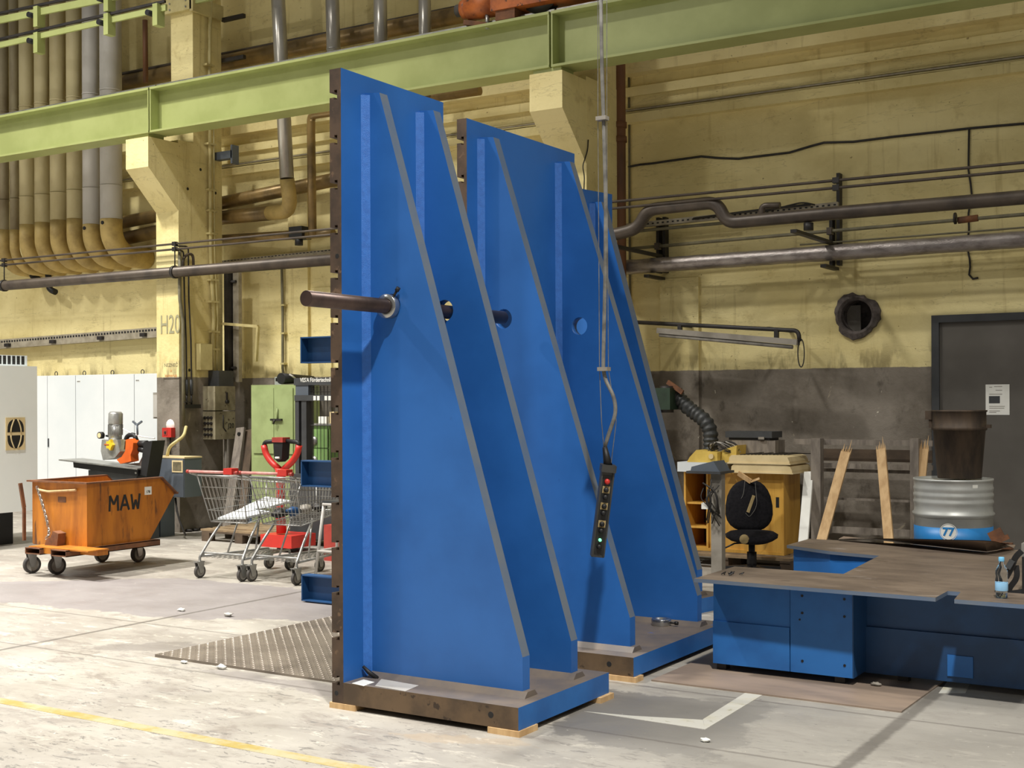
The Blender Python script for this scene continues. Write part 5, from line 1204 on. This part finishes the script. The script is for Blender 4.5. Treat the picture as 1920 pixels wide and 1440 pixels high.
B().tube([(ex1+.004, 12.0, zB-.05), (ex1+.004, 12.0, zC+.15), (ex1+.004, 12.05, zC+.1)], .008, 6).build('handle_rod', 'black_metal', t)
text('lettering', 'J20', .09, frame((ex1+.003, 12.14, zC+.17), (0, 1, 0), (0, 0, 1)), 'ink_black', t, .0)
for k, (u, v0, v1) in enumerate(((390, 826, 950), (423, 826, 960))):
    q = PY(u, v0, 12.1); tag(B().cyl((q.x, 12.1, PY(u, v1, 12.1).z), (q.x, 12.1, zC+.001), .018, 10).build('conduit', 'grey_box'), ['left grey conduit below the socket box on the column', 'right grey conduit below the socket box on the column'][k], 'conduit', 'conduits under the socket box')
t = thing('valve_set', 'pair of small dark valves under the thin black column pipes', 'valve', PX(354, 765, -11.99))
for u in (350, 359): q = PX(u, 740, -11.99); B().cyl(q, q+Vector((0, 0, .19)), .02, 10).build('hose_coupling', 'dark_grey', t); B().cyl(q-Vector((0, 0, .13)), q, .012, 8).build('valve_stem', 'black_metal', t)
q = PX(354, 762, -11.99); B().box(q.x-.03, q.x+.03, q.y-.09, q.y+.18, q.z-.025, q.z+.025).build('manifold', 'black_metal', t)
for u in (349, 358): q = PX(u, 755, -11.96); B().beam(q-Vector((0, .03, 0)), q+Vector((0, .03, .02)), .01, .01).build('valve_lever', 'black_metal', t)
# leaning boards, pallet and cables at the foot of the wall
for k, (u0, v0, u1, v1, w, mt_, lb) in enumerate(((452, 802, 424, 1000, .14, 'wood_old', 'dark weathered board with a hole leaning left of the green cabinet'), (463, 806, 446, 1000, .13, 'wood_dark', 'second dark board leaning close to the green cabinet'), (470, 860, 452, 1000, .10, 'blue_dark', 'narrow dark blue strip leaning behind the two dark boards'))):
    a, c = PY(u0, v0, 12.15), PY(u1, v1, 11.75-.0*k); tt = thing('leaning_board', lb, 'board', c, 'boards leaning by the green cabinet')
    B().beam(c+Vector((0, .06*k, 0)), a+Vector((0, .06*k, 0)), .03, w, (a-c).cross(Vector((0, 1, 0)))).build('board', mt_, tt)
    if k == 0: q = a+(c-a)*.06; B().cyl((q.x, q.y-.03, q.z), (q.x, q.y-.01, q.z), .025, 10).build('hole', 'black', tt)
t = thing('wooden_pallet', 'dark wooden pallet on the floor behind the shopping carts', 'pallet', PZ(430, 1005))
p0, p1 = PZ(376, 1014), PZ(500, 1016); yb = p0.y
for k in range(5): B().box(p0.x, p0.x+1.2, yb+.2*k, yb+.2*k+.14, .122, .144).build('deck_board', 'wood_pal', t)
for k in range(3):
    B().box(p0.x+.02, p0.x+1.18, yb+.38*k, yb+.38*k+.1, .1, .121).build('stringer_board', 'wood_dark', t)
    for j in range(3): B().box(p0.x+.02+.53*j, p0.x+.14+.53*j, yb+.38*k, yb+.38*k+.1, 0, .1).build('block', 'wood_dark', t)
tag(B().box(p0.x+.35, p0.x+1.1, yb+.1, yb+.5, .145, .16).build('cardboard_sheet', 'wood_pal'), 'flat brown cardboard sheet lying on the dark pallet', 'cardboard')
rnd = random.Random(21)
for k, lb in enumerate(('black cable loop on the floor beside the column foot, nearest', 'black cable loop on the floor beside the column foot, farthest')):
    c = PZ(345+16*k, 992-3*k, .02); tag(B().tube(arc([c+Vector((rnd.uniform(-.45, .45), rnd.uniform(-.15, .2), 0)) for i in range(9)], .12, 4), .016, 6).build('floor_cable', 'cable'), lb, 'cable', 'cables on the floor by the column')
p = PZ(313, 995); tag(B().box(p.x-.12, p.x+.1, p.y-.06, p.y+.06, 0, .06).build('red_block', 'red_dull', bev=.012), 'small red plastic block on the floor by the column foot', 'block')
# green steel cabinet
gy = 11.88; a, c = PY(471, 722, gy), PY(555, 722, gy)
t = thing('steel_cabinet', 'pale green steel locker with two doors against the wall', 'cabinet', ((a.x+c.x)/2, 12.1, 0))
B().box(a.x, c.x, gy, 12.32, .04, a.z).build('carcass', 'green_cab', t, bev=.004)
xm = PY(515, 800, gy).x; z1, z0_ = PY(500, 728, gy).z, PY(500, 850, gy).z
for x0, x1 in ((a.x+.04, xm-.004), (xm+.004, c.x-.04)):
    B().box(x0, x1, gy-.016, gy, z0_, z1).build('door', 'green_cab', t, bev=.003); B().box(x0, x1, gy-.012, gy, .12, z0_-.05).build('door', 'green_cab', t, bev=.003)
q = PY(518, 787, gy-.03); B().box(q.x-.09, q.x+.09, gy-.045, gy-.016, q.z-.012, q.z+.012).cyl((q.x, gy-.06, q.z), (q.x-.02, gy-.06, q.z-.05), .012, 8).build('latch', 'black_metal', t)
B().cyl((q.x+.015, gy-.03, q.z), (q.x+.015, gy-.03, q.z+.14), .008, 6).build('lock_rod', 'green_cab', t)
q = PY(522, 714, 12.3); t = thing('thermostat', 'small white thermostat box on the wall above the green locker', 'thermostat', q)
B().box(q.x-.055, q.x+.055, 12.29, WY, q.z-.05, q.z+.05).build('box_body', 'white', t, bev=.005); B().box(q.x-.035, q.x+.005, 12.286, 12.291, q.z-.005, q.z+.035).build('display', 'black', t)
q = PY(540, 710, 12.15); t = thing('wall_horn', 'black round wall horn beside the white thermostat box', 'horn', q)
B().cyl((q.x, 12.02, q.z), (q.x, WY, q.z), .07, 16, .04).build('horn_body', 'black', t); B().tube(arc([(q.x+.07, 12.1, q.z+.05), (q.x+.12, 12.1, q.z+.03), (q.x+.12, 12.2, q.z-.03)], .03), .012, 6).build('lead', 'duct_grey', t)
# stacker mast with text, mesh guard
ty = 11.25
t = thing('lift_truck', 'dark grey lift truck mast with white lettering beside the slotted edge', 'lift truck', PY(600, 1000, ty))
def K(u, v, y=ty): return PY(u, v, y)
a, c = K(551, 709), K(665, 721); B().box(a.x, c.x, ty, ty+.1, c.z, a.z).build('top_beam', 'dark_grey', t, bev=.004)
q = K(592, 712.5, ty-.003); text('lettering', "VES'A Fördertechnik", .068, frame((q.x, ty-.002, q.z), (1, 0, 0), (0, 0, 1)), 'paper', t, .001, .001, .82)
a, c = K(553, 741), K(665, 751); row = B().box(a.x, c.x, ty-.01, ty+.09, c.z, a.z).build('cross_beam', 'dark_grey', t)
for u in (590, 597, 611, 618): q = K(u, 746.5, ty-.012); B().box(q.x-.018, q.x+.018, ty-.014, ty-.01, q.z-.025, q.z+.025).build('symbol_sticker', 'paper', row)
a, c = K(553, 722), K(577, 741); B().box(a.x, c.x, ty+.01, ty+.12, c.z, a.z).build('head_box', 'grey_cab', t)
for u0, u1 in ((553, 561), (565, 575), (648, 660)): a, c = K(u0, 750), K(u1, 950); B().box(a.x, c.x, ty, ty+.12, .05, a.z).build('mast_rail', 'dark_grey', t)
a, c = K(561, 750), K(565, 950); B().box(a.x, c.x, ty+.05, ty+.09, .05, a.z).build('mast_chain', 'black_metal', t)
b = B(); a, c = K(576, 724), K(650, 1000); n = 11
for k in range(n+1): x = a.x+(c.x-a.x)*k/n; b.tube([(x, ty+.05, a.z), (x, ty+.05, .6)], .004, 5)
for z in (a.z-.06, a.z-.45, .95, .62): b.tube([(a.x, ty+.05, z), (c.x, ty+.05, z)], .005, 5)
b.build('mesh_guard', 'black_metal', t)
a, c = K(575, 722), K(650, 741); b = B()
for k in range(8): z = c.z+(a.z-c.z)*k/8; b.box(a.x, c.x, ty+.055, ty+.06, z, z+.008)
b.build('guard_slats', 'dark_grey', t)
a, c = K(556, 878), K(660, 1000); B().box(a.x, c.x, ty-.12, ty+.3, .08, a.z-.06).build('chassis_hood', 'dark_grey', t, bev=.02)
# green drawer unit seen through the mesh
hy_ = 11.75; a, c = PY(571, 798, hy_), PY(616, 798, hy_)
t = thing('drawer_unit', 'green drawer unit with cup handles seen through the mesh guard', 'drawer unit', ((a.x+c.x)/2, 12.0, 0))
B().box(a.x-.05, c.x+.02, hy_, 12.3, .02, a.z).build('carcass', 'green_draw', t)
B().box(a.x-.07, c.x+.25, hy_-.03, 12.32, a.z, a.z+.025).build('worktop', 'zinc', t)
for k in range(3):
    z1 = a.z-.04-.235*k; d = B().box(a.x-.03, c.x, hy_-.016, hy_, z1-.22, z1).build('drawer', 'green_draw', t, bev=.004)
    q = (a.x+c.x)/2-.03; B().lathe([(.0, 0), (.06, .0), (.055, .02), (.0, .035)], (q, hy_-.012, z1-.14), 16, Matrix.Rotation(math.pi/2, 3, 'X')).build('cup_handle', 'zinc', d)
q0, q1 = PY(597, 781, 11.9), PY(612, 797, 11.9); tag(B().box(q0.x, q1.x, 11.9, 11.95, a.z+.026, q0.z).build('paper_box', 'paper', bev=.003), 'small white carton standing on the green drawer unit', 'carton')
q0, q1 = PY(618, 772, 11.9), PY(628, 797, 11.9); tag(B().box(q0.x, q1.x, 11.9, 11.97, a.z+.026, q0.z).build('cream_box', 'cream', bev=.003), 'narrow cream carton standing right of the white carton', 'carton')
# red pallet truck
jy = 11.0; j = lambda u, v, y=jy: PY(u, v, y)
jy = 10.6; j = lambda u, v, y=jy: PY(u, v, y)
t = thing('pallet_truck', 'red electric pallet truck with an upright looped handle', 'pallet truck', PZ(530, 1022))
B().tube([j(528, 1000), j(525, 950), j(527, 893), j(528, 878)], [.055, .05, .05, .075], 14).build('tiller', 'red', t)
hd = B(); 
for s_ in (-1, 1): hd.tube(arc([j(528+s_*4, 880), j(528+s_*20, 866), j(528+s_*30, 850), j(528+s_*33, 835)], .1, 5), [.05]*1+[.04]*14 if False else .036, 12)
hd.build('handle_loop', 'red', t)
for s_ in (-1, 1): B().tube(arc([j(528+s_*33, 836), j(528+s_*31, 829), j(528+s_*10, 827)], .06, 4), .024, 10).build('grip', 'black', t)
B().prism([(q.x, q.z) for q in (j(519, 828), j(537, 828), j(535, 860), j(528, 866), j(521, 860))], 'Y', jy-.06, jy+.06).build('control_head', 'black', t, bev=.01)
B().box(j(518, 830).x, j(538, 830).x, jy-.07, jy+.05, j(528, 829).z, j(528, 820).z).build('rocker_buttons', 'red_dull', t, bev=.012)
B().cyl((j(528, 862).x-.03, jy-.065, j(528, 858).z), (j(528, 862).x+.03, jy-.065, j(528, 858).z), .012, 8).build('horn_button', 'paper', t)
a, c = j(500, 1000), j(558, 1020); B().box(a.x, c.x, jy-.1, jy+.3, .05, a.z).build('battery_hood', 'red', t, bev=.03)
B().cyl((a.x+.2, jy+.0, .06), (a.x+.4, jy+.0, .06), .06, 16).build('drive_wheel', 'black', t)
q0, q1 = PY(607, 984, 10.2), PY(640, 1002, 10.2)
tag(B().box(q0.x, q1.x, 10.2, 10.5, 0, q0.z).build('red_crate', 'red_dull', bev=.01), 'dull red box behind the grey stool at the slotted edge', 'box')
# shopping carts
def wire_cart(lab, grp):
    t = thing('shopping_cart', lab, 'shopping cart', (0, 0, 0), grp)
    T4 = [(-.27, -.42, .96), (.27, -.42, .96), (.22, .50, .85), (-.22, .50, .85)]; B4 = [(-.22, -.29, .52), (.22, -.29, .52), (.17, .43, .60), (-.17, .43, .60)]
    T4 = [Vector(p) for p in T4]; B4 = [Vector(p) for p in B4]; b = B()
    for i in range(4):
        a, c, d, e = T4[i], T4[(i+1) % 4], B4[(i+1) % 4], B4[i]; n = 17 if i % 2 else 11
        for k in range(1, n): b.tube([a.lerp(c, k/n), e.lerp(d, k/n)], .0026, 4, cap=False)
        for f in (.25, .5, .75): b.tube([a.lerp(e, f), c.lerp(d, f)], .0032, 4, cap=False)
    for k in range(1, 10): b.tube([B4[0].lerp(B4[1], k/10), B4[3].lerp(B4[2], k/10)], .0028, 4, cap=False)
    for k in range(1, 9): b.tube([B4[0].lerp(B4[3], k/9), B4[1].lerp(B4[2], k/9)], .0028, 4, cap=False)
    b.build('wire_basket', 'zinc', t, local=True)
    b = B(); b.tube(T4, .007, 8, True); b.tube(B4, .006, 8, True)
    for i in range(4): b.tube([T4[i], B4[i]], .006, 8)
    b.build('basket_rim', 'alu', t, local=True)
    b = B()
    for s_ in (-1, 1): b.tube(arc([(s_*.27, -.42, .96), (s_*.285, -.50, .985), (s_*.285, -.51, 1.0)], .03), .009, 8)
    b.build('handle_bracket', 'alu', t, local=True)
    B().cyl((-.28, -.51, 1.0), (.28, -.51, 1.0), .014, 12).build('handle_bar', 'handle_pink', t, local=True)
    for s_ in (-1, 1): B().cyl((s_*.28, -.51, 1.0), (s_*.31, -.51, 1.0), .017, 12).build('end_cap', 'red_dull', t, local=True)
    B().box(.17, .27, -.55, -.46, .985, 1.04).build('coin_lock', 'red', t, local=True, bev=.008)
    b = B()
    for s_ in (-1, 1): b.tube(arc([(s_*.21, -.12, .53), (s_*.235, -.26, .38), (s_*.26, -.40, .20), (s_*.26, -.40, .155)], .05), .0125, 10); b.tube(arc([(s_*.26, -.38, .2), (s_*.13, .43, .2), (s_*.13, .43, .155)], .05), .011, 10); b.tube([(s_*.12, .0, .56), (s_*.17, -.12, .21)], .009, 8)
    b.tube(arc([(-.25, -.36, .2), (-.25, -.36, .235), (.25, -.36, .235), (.25, -.36, .2)], .02), .009, 8)
    b.build('frame', 'alu', t, local=True)
    b = B()
    for k in range(1, 12): f = k/12; y = -.38+.81*f; w = .26-.13*f; b.tube([(-w, y, .195), (w, y, .195)], .003, 4, cap=False)
    for k in range(-3, 4): b.tube([(k*.065, -.38, .195), (k*.033, .43, .195)], .003, 4, cap=False)
    b.build('lower_tray', 'zinc', t, local=True)
    for s_ in (-1, 1):
        castor(t, s_*.26, -.40, .0625, .03, .155, 1.5); castor(t, s_*.13, .43, .0625, .03, .155, 1.5)
    return t
k1 = wire_cart('left shopping cart, white sheets in its basket, beside the orange skip', 'shopping carts')
k2 = dup(k1, (-7.97, 9.10, 0), math.radians(2.4), 'right shopping cart, dark scrap in its basket, beside the blue channels')
k1.location = (-8.56, 9.03, 0); k1.rotation_euler = (0, 0, math.radians(2.3)); bpy.context.view_layer.update()
def in_cart(cart, pts): return [cart.location+Matrix.Rotation(cart.rotation_euler.z, 3, 'Z')@Vector(p) for p in pts]
rnd = random.Random(31)
for k, lb in enumerate(('white bent plastic sheet lying on the left cart basket floor', 'second white sheet leaning in the front of left cart basket')):
    y0, y1, z0_, z1_ = ((-.25, .12, .535, .58), (.10, .42, .61, .66))[k]
    q = in_cart(k1, [(-.17, y0, z0_), (.17, y0, z0_+.02), (.16, y1, z1_), (-.16, y1, z1_+.03)]); b = B(); b.hexa([tuple(p) for p in q]+[tuple(p+Vector((0, 0, .02))) for p in q]); tag(b.build('plastic_sheet', 'white'), lb, 'sheet', 'white sheets in the left cart')
for k in range(5):
    c = in_cart(k2, [(-.12+.06*k, -.18+.12*k, .61+.013*k)])[0]; b = B(); b.ball((0, 0, 0), .075, (1, 1, .6), 9)
    for w in b.bm.verts: w.co *= rnd.uniform(.7, 1.15)
    b.xf(Matrix.Translation(c)); tag(b.build('scrap_piece', ['black', 'blue_dark', 'grey_box', 'black_metal', 'paper'][k]), ['black scrap lump nearest in the right cart', 'dark blue scrap lump in the right cart', 'grey scrap lump in the middle of the right cart', 'blackish scrap lump in the front of the right cart', 'white crumpled scrap at the far end of the right cart'][k], 'scrap', 'scrap in the right cart')
# grey tubular stool frame
fx_, fy_ = -7.40, 8.95
t = thing('tube_stool', 'grey tubular step stool frame half hidden behind the slotted edge', 'stool', (fx_, fy_, 0))
for (x, y) in ((-.19, -.12), (.19, -.12), (-.19, .2), (.19, .2)): B().tube([(fx_+x, fy_+y, 0), (fx_+x*.62, fy_+y*.55, .74)], .014, 10).build('leg', 'duct_grey', t)
for z, s_ in ((.30, .86), (.72, .64)): B().tube(arc([(fx_-.19*s_, fy_-.12*s_, z), (fx_+.19*s_, fy_-.12*s_, z), (fx_+.19*s_, fy_+.2*s_, z), (fx_-.19*s_, fy_+.2*s_, z), (fx_-.19*s_, fy_-.12*s_, z)], .05), .013, 8).build('ring_tube', 'duct_grey', t)
B().box(fx_-.13, fx_+.13, fy_-.08, fy_+.13, .733, .752).build('seat_plate', 'dark_grey', t, bev=.006)
